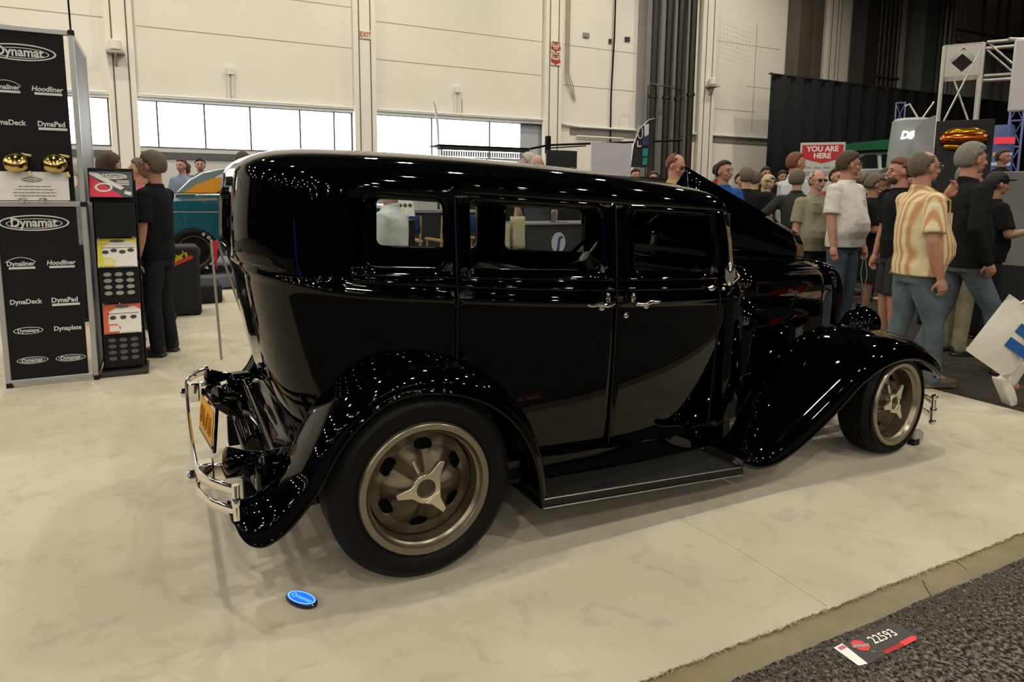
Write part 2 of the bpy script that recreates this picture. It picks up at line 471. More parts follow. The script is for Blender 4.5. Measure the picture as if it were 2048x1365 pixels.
o = mb.build('duct_bundle', mat('duct_grey', (.16, .17, .165), .4, metal=.3), smooth=30); tag(o, 'grey green conduit rack behind the metal truss', 'duct')
mb = MB()
for x in (28.6, 29.6, 30.3, 31.4, 31.9): mb.cyl((x, 13.6, .01), (x, 13.6, 11.9), .06, n=10)
for z in (7.4, 7.85): mb.cyl((26.8, 13.5, z), (33.6, 13.5, z), .05, n=8)
o = mb.build('pipe_grid', mat('pipe_grid_grey', (.10, .10, .095), .6)); tag(o, 'grid of thin grey wall pipes above the metal truss', 'pipes')
mb = MB()
for x in (32.6, 32.95, 33.3): mb.cyl((x, 13.3, .01), (x, 13.3, 11.9), .13, n=12)
o = mb.build('galvanised_pipes', mat('galvanised', (.35, .37, .38), .3, metal=.8)); tag(o, 'shiny galvanised riser pipes above the right of the truss', 'pipes')
# black curtain
mb = MB(); rows = []
xs = [15.95+.06*i for i in range(400)]
for z in (0.02, 5.12):
    rows.append([(x, 12.5+.05*math.sin(x*9)+.03*math.sin(x*23+1), z+(.05*math.cos((x-15.95)*1.15*PI)**8 if z > 1 else 0)) for x in xs])
mb.grid(rows); o = mb.build('curtain', mat('black_velour', (.004, .004, .0055), .95), smooth=180, solid=.01)
tag(o, 'tall black pipe and drape curtain along the back right wall', 'curtain')
MB().tube([(15.9, 12.5, 5.14), (40, 12.5, 5.14)], .03, 8).build('curtain_rail', steel, o)
# ------------------------------------------------------------------ the black vintage sedan
RAKE = .055
def lerp_tab(tab, x):
    """smooth (hermite) interpolation through the table"""
    if x <= tab[0][0]: return tab[0][1]
    if x >= tab[-1][0]: return tab[-1][1]
    n = len(tab)
    for i in range(n-1):
        a, va = tab[i]; b, vb = tab[i+1]
        if x <= b:
            h = b-a; s0 = (vb-va)/h
            sp = (va-tab[i-1][1])/(a-tab[i-1][0]) if i > 0 else s0
            sn = (tab[i+2][1]-vb)/(tab[i+2][0]-b) if i < n-2 else s0
            m0 = (sp+s0)/2; m1 = (s0+sn)/2; t = (x-a)/h
            return va*(2*t**3-3*t*t+1)+m0*h*(t**3-2*t*t+t)+vb*(-2*t**3+3*t*t)+m1*h*(t**3-t*t)
def rk(x, y, z): return (x, y, z-RAKE*x)
BELT = [(-.55, .105), (-.4, .075), (-.2, .045), (.19, .025), (.63, .007), (1.0, 0)]
def bk(x, y, b):
    w_ = 0 if b < .6 else (b-.6)/.35 if b < .95 else 1 if b <= 1.036 else max(0, (1.125-b)/.089)
    return (x, y, b-RAKE*x+lerp_tab(BELT, x)*w_)
WP = [(-.3, .655), (-.1, .675), (.2, .695), (.6, .70), (1.0, .685), (1.3, .655), (1.5, .625), (1.7, .585), (1.95, .50)]
XR = [(.30, -.28), (.45, -.35), (.65, -.44), (.85, -.485), (1.0, -.515), (1.1, -.54), (1.25, -.55), (1.45, -.53)]
def half(x, b):
    t = 0
    if b < 1.0: t = .04*((1.0-b)/.7)**1.5
    elif b > 1.03: t = .028*(b-1.03)/.4
    return lerp_tab(WP, x)-t
def bead(b): return .011*math.exp(-((b-1.005)/.014)**2)
def xr(b): return lerp_tab(XR, b)
def xf(b): return 1.82 if b < 1.03 else lerp_tab([(1.03, 1.80), (1.18, 1.78), (1.36, 1.75), (1.43, 1.715)], b)
SIDE = [1.0, .965, .93, .90, .82, .70, .58, .46,   .36, .30, .27, .215, .19, .12, .02, -.07, -.135, -.2]
def outline(b, ky=1.0):
    """closed ring at body height b: right front -> rear -> left front -> front. returns list of (x, y, key)"""
    X0 = xf(b); XB = xr(b); w0 = None
    right = []
    for fx_ in (1.0, .94, .88, .80, .64, .5, .34, .2, .08): # front door zone, from front edge back to 1.0
        right.append(1.0+(X0-.014-1.0)*fx_)
    xs = right+SIDE
    pts = []
    for x in xs: pts.append([x, -half(x, b)-bead(b)])
    wc = half(-.2, b)
    for a in (12, 24, 36, 48, 60, 72, 84):
        s = math.sin(R(a))**.86; c_ = math.cos(R(a))**.86
        pts.append([-.2-(-.2-XB)*s-bead(b)*s*.9, -(.30+(wc-.30)*c_)-bead(b)*c_])
    for y in (.29, .235, .12): pts.append([XB-bead(b)-.012*(1-y/.3), -y])
    mid = [[XB-bead(b)-.013, 0.0]]
    n_r = len(pts)
    full = pts+mid+[[x, -y] for x, y in reversed(pts)]
    # front columns (left to right)
    wf = half(X0-.014, b)
    fr = [[X0, wf-.014], [X0+.004, wf-.075], [X0+.012, wf*.5], [X0+.015, 0], [X0+.012, -wf*.5], [X0+.004, -(wf-.075)], [X0, -(wf-.014)]]
    full += fr
    return full, n_r
rows_b = [.33, .39, .45, .52, .6, .66, .72, .78, .84, .89, .93, .955, .975, .99, 1.0, 1.01, 1.02, 1.035, 1.08, 1.135, 1.17, 1.28, 1.385, 1.41, 1.432]
BR = []
for b in rows_b:
    o_, NR = outline(b); BR.append([bk(x, y, b) for x, y in o_])
def roofrow(ph):
    b0 = 1.432; o_, _ = outline(b0)
    c_ = math.cos(R(ph))**.72; s = math.sin(R(ph))**.80
    w_ = .64; X0 = xf(b0); XB = xr(b0)
    sh = (1-c_)*w_
    nx0 = X0-sh*.60; nxb = XB+sh*.62
    row = []
    for x, y in o_:
        nx_ = nxb+(x-XB)/(X0-XB)*(nx0-nxb)
        crown = 1.0-.20*max(0, abs(nx_-.60)/1.05)**2.0
        row.append(rk(nx_, y*c_, b0+.172*s*crown))
    return row
for ph in (9, 18, 28, 38, 48, 58, 67, 75, 82, 87, 89.9): BR.append(roofrow(ph))
NC = len(BR[0]); rb = rows_b
i_sill = rb.index(1.135); i_top = rb.index(1.41); i_rs = rb.index(1.17); i_rt = rb.index(1.385)
nR = NR # points per side
cx_of = lambda j: SIDE_X[j]
SIDE_X = [1.0+(1.6-1.0)*f for f in (1.0, .94, .88, .80, .64, .5, .34, .2, .08)]+SIDE
def mirror_j(j): # face index j (between point j, j+1) on the left mirrored to right
    return 2*nR-1-j
def win_cols():
    # index of first/last points for the windows on the right side
    f0, f1 = 3, 8      # front door window  (x .80 .. .08 of door)
    r0 = 9+SIDE.index(.90); r1 = 9+SIDE.index(.27)
    q0 = 9+SIDE.index(.19); q1 = 9+SIDE.index(-.135)
    return (f0, f1), (r0, r1), (q0, q1)
W3, W2, W1 = win_cols()
d_front = (0, 9+SIDE.index(.965)); d_rear = (9+SIDE.index(.965), 9+SIDE.index(.215))
def nside0(j): return j < 2*nR
def classify(i, j):
    """'skip', 'fd', 'rd', or 'body' for face row i, column j; side R/L"""
    nside = 2*nR
    if j < nR: jj, s = j, 'r'
    elif j < nside: jj, s = mirror_j(j), 'l'
    else:
        k = j-nside # front faces
        if k == 0 or k >= 7: pass
        if i < i_sill-4: return 'body'
        if i_sill <= i < i_top and 2 <= k <= 5: return 'skip'
        return 'body'
    if i_sill <= i < i_top:
        for a, b in (W3, W2, W1):
            if a <= jj < b: return 'skip'
    yj = nR-3
    if i_rs <= i < i_rt and jj >= nR-2 : return 'skip'
    if nside0(j) and i < i_top+1 and i >= 0:
        if d_front[0] <= jj < d_front[1]: return 'fd'+s
        if d_rear[0] <= jj < d_rear[1]: return 'rd'+s
    # wheel well
    if jj < len(SIDE_X):
        x = SIDE_X[jj]; z = rb[i] if i < len(rb) else 9
        if (x-.02)**2+(z-.33)**2 < .34**2: return 'skip'
    return 'body'
car = empty('vintage_sedan', 'black chopped vintage four door sedan with its hood open', 'car')
def sub_mesh(pred):
    mb = MB(); idx = {}; vs = []; fs = []
    for i in range(len(BR)-1):
        for j in range(NC):
            if not pred(classify(i, j)): continue
            q = []
            for (a, b) in ((i, j), (i, (j+1) % NC), (i+1, (j+1) % NC), (i+1, j)):
                if (a, b) not in idx: idx[(a, b)] = len(vs); vs.append(BR[a][b])
                q.append(idx[(a, b)])
            fs.append(tuple(reversed(q)))
    return mb.add(vs, fs)
body = sub_mesh(lambda c_: c_ == 'body').build('body', black_paint, car, smooth=60, solid=.022)
for k, nm in (('fdr', 'front_door'), ('rdr', 'rear_door'), ('fdl', 'front_door'), ('rdl', 'rear_door')):
    o = sub_mesh(lambda c_: c_ == k).build(nm, black_paint, car, smooth=60, solid=.022)
    if k == 'fdr': FD = o
    if k == 'rdr': RD = o
# shut lines (thin dark gaps)
gap_m = mat('shut_gap', (.0005, .0005, .0005), .9)
def side_pt(x, b, s=-1, off=.0): return Vector(bk(x, s*(half(x, b)+bead(b)+off), b))
# window reveals and panes
def win_frame(x0, x1, b0, b1, s, name='window_frame', rad=.04, inset=.016, depth=.022):
    """ring between the square opening and a rounded inner opening set slightly inwards, plus pane"""
    n_ = 6; inner = []; outer = []
    cx_, cb_ = (x0+x1)/2, (b0+b1)/2; hx, hb = abs(x1-x0)/2, (b1-b0)/2
    ix, ib = hx-inset*.6, hb-inset*.45
    for q, (sx_, sy_) in enumerate(((1, 1), (-1, 1), (-1, -1), (1, -1))):
        for k in range(n_+1):
            a = PI/2*q+PI/2*k/n_
            px, pb = sx_*(ix-rad)+rad*math.cos(a), sy_*(ib-rad)+rad*math.sin(a)
            inner.append((cx_+px, cb_+pb))
            # project outward to the rectangle
            t = min(hx/abs(px) if abs(px) > 1e-6 else 9, hb/abs(pb) if abs(pb) > 1e-6 else 9)
            if k in (0, n_): 
                ox, ob = (sx_*hx if abs(math.cos(a)) > .5 else px), (sy_*hb if abs(math.sin(a)) > .5 else pb)
            elif k == n_//2: ox, ob = sx_*hx, sy_*hb
            elif k < n_//2: ox, ob = (sx_*hx, pb+(sy_*hb-pb)*k/(n_/2)) if q in (0, 2) else (px+(sx_*hx-px)*k/(n_/2), sy_*hb)
            else: ox, ob = (px+(sx_*hx-px)*(n_-k)/(n_/2), sy_*hb) if q in (0, 2) else (sx_*hx, pb+(sy_*hb-pb)*(n_-k)/(n_/2))
            outer.append((cx_+ox, cb_+ob))
    A = [side_pt(x, b, s, .001) for x, b in outer]
    M1 = [side_pt(x*.7+xo*.3, b*.7+bo*.3, s, -.003) for (x, b), (xo, bo) in zip(inner, outer)]
    B = [side_pt(x, b, s, -depth) for x, b in inner]
    C_ = [side_pt(x, b, s, -depth-.02) for x, b in inner]
    mb = MB(); mb.grid([A, M1, B, C_], closed_u=True)
    f = mb.build(name, black_paint, car, smooth=60)
    def flat(x, b, off):
        y0 = half(cx_, cb_)+bead(cb_); yx = (half(x1, cb_)-half(x0, cb_))/(x1-x0); yb = (half(cx_, b1)-half(cx_, b0))/(b1-b0)
        p = side_pt(x, b, s, 0); p.y = s*(y0+yx*(x-cx_)+yb*(b-cb_)-depth-off); return p
    g = MB(); P1 = [flat(x, b, .008) for x, b in inner]; P2 = [flat(x, b, .012) for x, b in inner]
    n = len(P1); g.add(P1+P2, [tuple(range(n)), tuple(range(2*n-1, n-1, -1))]+[(i, i+n, (i+1) % n+n, (i+1) % n) for i in range(n)])
    g.build('window_pane', glass, f, smooth=0)
    return f
for s in (-1, 1):
    X0 = 1.70
    win_frame(1.0+(xf(1.265)-.014-1.0)*.08, 1.0+(xf(1.265)-.014-1.0)*.80, 1.135, 1.41, s)
    win_frame(.27, .90, 1.135, 1.41, s)
    win_frame(-.135, .19, 1.135, 1.41, s)
# door shut lines as thin dark strips
mb = MB()
for x in (.965, .215):
    for s in (-1, 1): mb.tube([side_pt(x, b, s, .0005) for b in (.36, .5, .65, .8, .95, 1.0, 1.06, 1.2, 1.3, 1.41)], .003, 5)
for s in (-1,): mb.tube([side_pt(1.64, b, s, .0005) for b in (.36, .5, .65, .8, .95, 1.0, 1.06)], .003, 5)
mb.build('door_gap', gap_m, car, smooth=0)['kind'] = 'stuff'
# reveal mouldings below the windows (catch the lamps as streaks)
mb = MB()
for s in (-1, 1):
    for b, r_ in ((1.105, .006), (1.062, .009)):
        mb.tube([side_pt(x, b, s, .001) for x in [1.62, 1.5, 1.35, 1.2, 1.05, .9, .7, .5, .3, .1, -.05, -.18]], r_, 8)
mb.build('body_moulding', black_paint, car, smooth=180)['kind'] = 'stuff'
# rear window frame + glass
mb = MB(); g = MB()
ins = []; outs = []
for q, (sx_, sy_) in enumerate(((1, 1), (-1, 1), (-1, -1), (1, -1))):
    for k in range(5):
        a = PI/2*q+PI/2*k/4
        ins.append((sx_*.155+.045*math.cos(a), 1.2725+sy_*.04+.045*math.sin(a)))
        outs.append((max(-.236, min(.236, (sx_*.155+.045*math.cos(a))*1.3)), 1.2725+max(-.103, min(.103, (sy_*.04+.045*math.sin(a))*1.5))))
def rear_pt(y, b, off): return Vector(rk(xr(b)-.012*(1-abs(y)/.3)-off, y, b))
A = [rear_pt(y, b, .002) for y, b in outs]; B = [rear_pt(y, b, -.01) for y, b in ins]; B2 = [rear_pt(y, b, -.03) for y, b in ins]
mb.grid([A, B, B2], closed_u=True); f = mb.build('rear_window_frame', black_paint, car, smooth=60)
n = len(B); P1 = [p+Vector((.012, 0, 0)) for p in B]; P2 = [p+Vector((.016, 0, 0)) for p in B]
g.add(P1+P2, [tuple(range(n)), tuple(range(2*n-1, n-1, -1))]); g.build('window_pane', glass, f, smooth=0)
# windscreen pane
g = MB(); wf = half(1.65, 1.2)-.07
q = [rk(xf(1.135)-.006, -wf, 1.14), rk(xf(1.135)-.006, wf, 1.14), rk(xf(1.41)-.006, wf-.01, 1.405), rk(xf(1.41)-.006, -wf+.01, 1.405)]
g.poly(q, (.005, 0, 0)); g.build('windscreen', glass, car, smooth=0)
# cowl between windscreen and hood
def cowl_sec(x, w_, top, sh=1.0, bot=.36, n=9, half_only=0):
    pts = [(-w_+.02, bot), (-w_, .60), (-w_, .8), (-w_, sh-.03)]
    for k in range(n+1):
        a = PI/2*k/n
        pts.append((-w_*math.cos(a)**.62, sh-.03+(top-sh+.03)*math.sin(a)**.70))
    if not half_only: pts += [(-y, z) for y, z in reversed(pts[:-1])]
    return [rk(x, y, z) for y, z in pts]
mb = MB(); mb.grid([cowl_sec(1.70, half(1.70, .9)-.008, 1.13), cowl_sec(1.77, half(1.77, .9)-.006, 1.15), cowl_sec(1.81, half(1.81, .9)-.003, 1.165), cowl_sec(1.858, half(1.86, .9)-.001, 1.17)])
mb.build('cowl', black_paint, car, smooth=50, solid=.02)
# closed right half of the hood: top and side
def hood_w(x): return lerp_tab([(1.866, .528), (2.3, .41), (2.93, .222)], x)
HX = [1.866, 2.0, 2.2, 2.4, 2.6, 2.78, 2.93]
def hood_top(x, n=9): return 1.17-.012*(x-1.866)/1.06
secs = [[p for p in cowl_sec(x, hood_w(x), hood_top(x), sh=1.03+.0*x, half_only=1)] for x in HX]
mb = MB(); mb.grid([s_[3:] for s_ in secs]); mb.build('hood_top', black_paint, car, smooth=50, solid=.008)
mb = MB(); mb.grid([s_[:4] for s_ in secs]); mb.build('hood_side', black_paint, car, smooth=50, solid=.008)
# long hinge down the middle
mb = MB(); mb.tube([rk(1.85, 0, 1.178), rk(2.94, 0, 1.166)], .009, 8)
mb.build('hood_hinge', chrome, car)
# opened left half: stands up from the hinge, its side panel hanging outwards
mb = MB(); n = 10; Pq = []
peak_r = Vector((1.95, .03, 1.572)); peak_f = Vector((2.95, .07, 1.168)); hr = Vector(rk(1.87, .01, 1.18)); hf = Vector(rk(2.93, .01, 1.166))
lowr = Vector((1.95, .385, 1.19)); lowf = Vector((2.95, .42, .90))
for k in range(11):
    t = k/10; a, b = hr.lerp(hf, t), peak_r.lerp(peak_f, t); row = []
    for q in range(8):
        u = q/7; p = a.lerp(b, u); p.y -= .05*math.sin(PI*u)*(1-t*.5); row.append(p)
    Pq.append(row)
mb.grid(Pq); mb.build('raised_hood_top', black_paint, car, smooth=60, solid=.008)
mb = MB(); Pq = []
for k in range(11):
    t = k/10; a, b = peak_r.lerp(peak_f, t), lowr.lerp(lowf, t); Pq.append([a.lerp(b, q/4) for q in range(5)])
mb.grid(Pq); mb.build('raised_hood_side', black_paint, car, smooth=60, solid=.008)
mb = MB(); mb.tube([peak_r+Vector((0, .004, .004)), peak_f+Vector((0, .004, .004))], .008, 8); mb.build('raised_hood_hinge', black_paint, car)
# radiator shell and grille
def shell_sec(x, sc_=1.0, dz=0):
    pts = []
    for k in range(25):
        a = PI*k/24
        pts.append(rk(x, -.238*sc_*math.copysign(abs(math.cos(a))**.55, math.cos(a)), .93+dz+.225*sc_*math.sin(a)**.8))
    return [rk(x, -.20*sc_, .46+dz)]+[rk(x, -.23*sc_, .6+dz)]+pts+[rk(x, .23*sc_, .6+dz), rk(x, .20*sc_, .46+dz)]
mb = MB(); mb.grid([shell_sec(2.93), shell_sec(2.97, 1.02), shell_sec(3.01, 1.0), shell_sec(3.025, .90)])
mb.build('radiator_shell', black_paint, car, smooth=50, solid=.012)
mb = MB()
for k in range(-9, 10): mb.cyl(rk(3.0, k*.021, .47), rk(3.0, k*.021, 1.10-.0012*k*k), .004, n=6)
mb.build('grille_bars', black_plastic, car)
MB().box(2.90, 2.93, -.2, .2, .30, .92).build('radiator', matte_black, car, smooth=0)
MB().box(2.0, 2.75, -.22, .22, .35, .80).build('engine_block', mat('engine_grey', (.08, .08, .085), .4, metal=.4), car, smooth=0, bevel=.04)
# frame rails, belly, firewall
mb = MB(); mb.box(-.55, 3.1, -.40, -.33, .20, .33); mb.box(-.55, 3.1, .33, .40, .20, .33); mb.box(1.84, 1.86, -.48, .48, .3, 1.05)
mb.box(.35, 1.6, -.50, .50, .22, .25); mb.box(-.3, .35, -.45, .45, .33, .36)
mb.cyl((.02, -.6, .335), (.02, .6, .335), .045); mb.cyl((2.75, -.6, .28), (2.75, .6, .28), .03)
mb.build('chassis', matte_black, car, smooth=30)
# splash apron between body and running board, running boards
for s in (-1, 1):
    mb = MB(); P_ = []
    for x in (.33, .6, .9, 1.2, 1.5, 1.66, 1.78, 1.86):
        P_.append([rk(x, s*(half(x, .35)-.004), .40), rk(x, s*(half(x, .35)+.0), .33), rk(x, s*(half(x, .35)+.0), .25), rk(x, s*(half(x, .35)+.004), .236)])
    mb.grid(P_); mb.build('splash_apron', black_paint, car, smooth=60, solid=.006)
    P_ = []
    mb = MB(); prof = [(.53, .236), (.55, .238), (.845, .240), (.858, .235), (.864, .222), (.862, .208), (.85, .200), (.53, .20)]
    for x in (.505, .51, .9, 1.3, 1.585, 1.59): P_.append([rk(x, s*y, z) for y, z in prof])
    mb.grid(P_); mb.build('running_board', mat('board_rubber', (.010, .0095, .009), .6, spec=.2, bump=(90, .2, .002)), car, smooth=40)
    mb = MB()
    mb.tube([rk(.51, s*.856, .240), rk(1.58, s*.856, .240)], .004, 6)
    mb.tube([rk(.51, s*.866, .207), rk(1.58, s*.866, .207)], .0035, 6)
    mb.build('board_trim', mat('dull_trim', (.25, .24, .21), .3, metal=.9), car)['kind'] = 'stuff'
# fenders
def fender(name, prof, s, n=11):
    """prof: (x, z of outer lip, crown, y inner, y outer)"""
    # densify with catmull-rom
    D = []
    for i in range(len(prof)-1):
        p0 = prof[max(i-1, 0)]; p1 = prof[i]; p2 = prof[i+1]; p3 = prof[min(i+2, len(prof)-1)]
        for k in range(5):
            t = k/5
            D.append([.5*((2*b)+(-a+c_)*t+(2*a-5*b+4*c_-d)*t*t+(-a+3*b-3*c_+d)*t**3) for a, b, c_, d in zip(p0, p1, p2, p3)])
    D.append(list(prof[-1])); P_ = []
    for i, (x, z, cr_, yi, yo) in enumerate(D):
        a = D[max(i-1, 0)]; b = D[min(i+1, len(D)-1)]
        t = Vector((b[0]-a[0], 0, b[1]-a[1])).normalized(); nrm = Vector((-t.z, 0, t.x))*SGN
        if SGN < 0 and x < -.3 and nrm.x > -.3: nrm = Vector((-.3, 0, .954))
        row = [Vector((x, s*(yo-.022), z))-nrm*.002, Vector((x, s*(yo-.006), z))-nrm*.010, Vector((x, s*(yo+.004), z))-nrm*.004, Vector((x, s*(yo+.005), z))+nrm*.006, Vector((x, s*(yo-.001), z))+nrm*.012]
        for k in range(1, n+1):
            an = PI/2*(1-k/n); y = yi+(yo-yi)*math.sin(an)**.85; h = cr_*math.cos(an)**.75
            row.append(Vector((x, s*y, z))+nrm*(.012*(1-k/n)+h))
        row.append(Vector((x, s*(yi-.005), z))+nrm*(cr_*.55 if SGN < 0 else cr_-.06)); row.append(Vector((x, s*(yi-.01), z))+nrm*(max(cr_-.22, .01) if SGN < 0 else cr_-.22 if cr_ > .03 else cr_-.02))
        P_.append(row)
    mb = MB(); mb.grid(P_); return mb.build(name, black_paint, car, smooth=80, solid=.006, sub=1)
REAR = [(.515, .195, .03, .66, .855), (.497, .30, .045, .64, .86), (.46, .42, .065, .61, .86), (.38, .55, .085, .58, .86), (.25, .65, .105, .56, .86), (.08, .705, .115, .56, .86), (-.09, .70, .11, .56, .86), (-.22, .62, .10, .57, .86), (-.30, .52, .09, .60, .86), (-.35, .43, .09, .63, .86), (-.40, .365, .10, .66, .86), (-.465, .30, .115, .68, .86), (-.53, .268, .122, .70, .86), (-.578, .28, .11, .71, .855), (-.608, .32, .07, .72, .85), (-.618, .355, .035, .73, .84)]
FRONT = [(1.575, .175, .012, .62, .862), (1.68, .135, .05, .60, .86), (1.80, .135, .10, .58, .86), (1.93, .175, .14, .54, .86), (2.08, .25, .155, .50, .86), (2.25, .36, .155, .45, .86), (2.40, .463, .145, .42, .86), (2.56, .53, .135, .42, .86), (2.72, .555, .125, .42, .86), (2.86, .54, .12, .43, .86), (2.98, .49, .11, .45, .86), (3.06, .445, .09, .48, .85), (3.12, .41, .055, .52, .83), (3.14, .395, .02, .56, .80)]
SGN = -1
for s in (-1, 1): fender('rear_fender', REAR, s)
SGN = 1
for s in (-1, 1): fender('front_fender', FRONT, s)
# wheels
mag = mat('magnesium_wheel', (.11, .09, .06), .38, metal=.75, noise=(18, .25), bump=(60, .1, .001))
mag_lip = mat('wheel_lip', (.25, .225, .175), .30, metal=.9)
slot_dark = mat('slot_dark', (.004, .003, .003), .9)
spin_m = mat('spinner_metal', (.60, .55, .42), .28, metal=.9)
def wheel(name, x, yo, s, RT, RR, wd, nslot=6, rot=0, dish=.045, deep=.05):
    """tyre, rim, spoked face and three winged spinner; yo = outer face |y|"""
    t = MB(); e_ = .5
    prof = [(RR-.008, .012), (RR+.004, .004), (RR+.012, .0), (RR+.3*(RT-RR), -.006), (RR+.6*(RT-RR), -.004), (RT-.03, .004), (RT-.012, .018), (RT-.004, .034)]
    k = 0; z = .038
    while z < wd-.04:
        prof += [(RT, z), (RT, z+.024), (RT-.007, z+.026), (RT-.007, z+.031)]; z += .033
    prof += [(RT, wd-.036), (RT-.012, wd-.018), (RT-.04, wd-.002), (RR, wd)]
    t.lathe(prof, (x, s*yo, RT), (0, -s, 0), 72)
    T_ = t.build(name, rubber, car, smooth=35)
    r = MB(); # barrel and lip
    r.lathe([(RR-.006, .010), (RR-.010, -.003), (RR-.014, -.006), (RR-.034, -.002), (RR-.038, .004), (RR-.042, .016), (RR-.050, .022), (RR-.054, dish), (RR-.058, dish+deep+.03), (RR-.03, wd-.02), (RR-.005, wd-.005)], (x, s*yo, RT), (0, -s, 0), 72)
    r.build('rim', mag_lip, T_, smooth=40)
    f = MB(); NA = 264; rr = [.03, .045, .06, .075]+[.085+.0035*q for q in range(24)]
    rad = [q*((RR-.075)/.170) for q in rr]+[RR-.064, RR-.057]
    rows = []; c0 = Vector((x, s*yo, RT))
    for q, ra in enumerate(rad):
        row = []
        for k in range(NA):
            an = 2*PI*k/NA+rot; ph = (an-rot)*nslot
            rib = .5-.5*math.cos(ph)   # 0 at slot centre, 1 on spoke
            u = (ra-rad[0])/(rad[-1]-rad[0])
            d = dish-.012+deep*min(1, u/.72)**1.5+.012*math.sin(PI*min(1, u))*(1-rib)-.016*rib*math.sin(PI*u)
            row.append(c0+Vector((math.cos(an)*ra, -s*d*-1*-1, math.sin(an)*ra)) if False else c0+Vector((math.cos(an)*ra, -s*d, math.sin(an)*ra)))
        rows.append(row)
    ca = (rad[6]+rad[-4])/2+.012; cb_ = .021*(RR/.25)
    def skip(i, j):
        a = (j+.5)/NA*nslot % 1.0; a = min(a, 1-a); rm = (rad[i]+rad[min(i+1, len(rad)-1)])/2
        return (abs(a/nslot*2*PI*rm)/(.036*RR/.25))**3.0+(abs(rm-ca)/cb_)**3.0 < 1
    f.grid(rows, closed_u=True, skip=skip)
    f.build('wheel_centre', mag, T_, smooth=60, solid=.012)
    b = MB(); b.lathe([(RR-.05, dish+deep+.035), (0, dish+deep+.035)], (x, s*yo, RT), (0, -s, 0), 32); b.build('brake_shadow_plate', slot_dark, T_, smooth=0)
    # hub, knock off spinner with three wings
    h = MB(); h.lathe([(.052, dish), (.05, dish-.028), (.043, dish-.034), (.040, dish-.034), (.037, dish-.026), (.0, dish-.024)], tuple(c0), (0, -s, 0), 32)
    h.build('hub_cap', mat('hub_dark', (.09, .075, .05), .4, metal=.7), T_, smooth=40)
    w_ = MB(); w_.lathe([(.056, dish-.016), (.055, dish-.042), (.036, dish-.042), (.036, dish-.02)], tuple(c0), (0, -s, 0), 36)
    for k in range(3):
        a = R(58+k*127 if k < 2 else 306)
        u = Vector((math.cos(a), 0, math.sin(a))); v = Vector((-math.sin(a), 0, math.cos(a))); nn = Vector((0, s, 0))
        b0 = c0-nn*(dish-.034) if False else c0+Vector((0, -s*(dish-.036), 0))
        pts = [b0+u*.040+v*.034, b0+u*.060+v*.020, b0+u*.112+v*.009, b0+u*.116-v*.009, b0+u*.060-v*.020, b0+u*.040-v*.034]
        w_.poly(pts, nn*.014)
    w_.build('spinner', spin_m, T_, smooth=30, bevel=.002)
    p = MB(); a = R(112); p.cyl(c0+Vector((math.cos(a)*.062, -s*(dish-.02), math.sin(a)*.062)), c0+Vector((math.cos(a)*.118, -s*(dish-.02), math.sin(a)*.118)), .008, n=10)
    p.build('drive_pin', spin_m, T_)
    return T_
for s in (-1, 1): wheel('rear_wheel', .028, .855, s, .350, .258, .24, rot=R(26))
for s in (-1, 1):
    T_ = wheel('front_wheel', 2.765, .82, s, .287, .243, .20, rot=R(5), dish=.06, deep=.045)
    piv = Vector((2.765, s*.72, 0)); Rz = Matrix.Rotation(R(5.5), 3, 'Z')
    T_.location = piv-Rz @ piv; T_.rotation_euler = (0, 0, R(5.5))
# ---- rear end: tank, pan, plate, lights, bumper
mb = MB(); P_ = []
for y in (-.56, -.54, -.4, 0, .4, .54, .56):
    e_ = .012 if abs(y) > .55 else 0
    P_.append([(-.30+e_, y, .50), (-.40+e_, y, .485), (-.50+e_, y, .43), (-.535+e_, y, .36), (-.50+e_, y, .28), (-.38+e_, y, .235), (-.25, y, .24)])
mb.grid(P_)
for row in (P_[0], P_[-1]): mb.add(row, [tuple(range(len(row)))])
mb.build('fuel_tank', black_paint, car, smooth=50)
mb = MB(); P_ = []
for y in (-.62, -.58, -.3, 0, .3, .58, .62):
    P_.append([(xr(.42)-.0, y, .50), (xr(.42)-.03, y, .455), (-.44, y, .43), (-.47, y, .455), (-.455, y, .475)])
mb.grid(P_); mb.build('rear_body_pan', black_paint, car, smooth=60, solid=.008)
for s in (-1, 1):
    mb = MB(); mb.tube([(-.30, s*.40, .30), (-.50, s*.42, .34), (-.62, s*.44, .42)], [.035, .03, .02], 8, sx=.5, sy=1.4, upv=(0, 0, 1)); mb.build('frame_horn', black_paint, car)
    # tail lamp: bell shaped bucket, lens to the rear
    c0 = Vector((-.62, s*.60, .480)); 
    mb = MB(); mb.lathe([(0, .125), (.012, .12), (.018, .10), (.022, .085), (.028, .06), (.038, .035), (.047, .012), (.049, 0), (.044, -.003)], tuple(c0), (1, 0, 0), 28)
    L = mb.build('tail_lamp', black_paint, car)
    mb = MB(); mb.lathe([(.045, -.002), (.036, -.009), (.016, -.014), (0, -.015)], tuple(c0), (1, 0, 0), 24)
    mb.build('lens', mat('red_lens', (.03, .004, .004), .1), L)
    mb = MB(); mb.tube([c0+Vector((.09, 0, 0)), c0+Vector((.12, -s*.06, -.03)), (-.50, s*.50, .41)], .014, 8); mb.build('lamp_arm', black_paint, L)
for s in (-1, 1):
    mb = MB(); mb.box(-.53, -.22, s*.61-.055, s*.61+.055, .34, .49); mb.build('rear_frame_cover', black_paint, car, bevel=.03, seg=4)
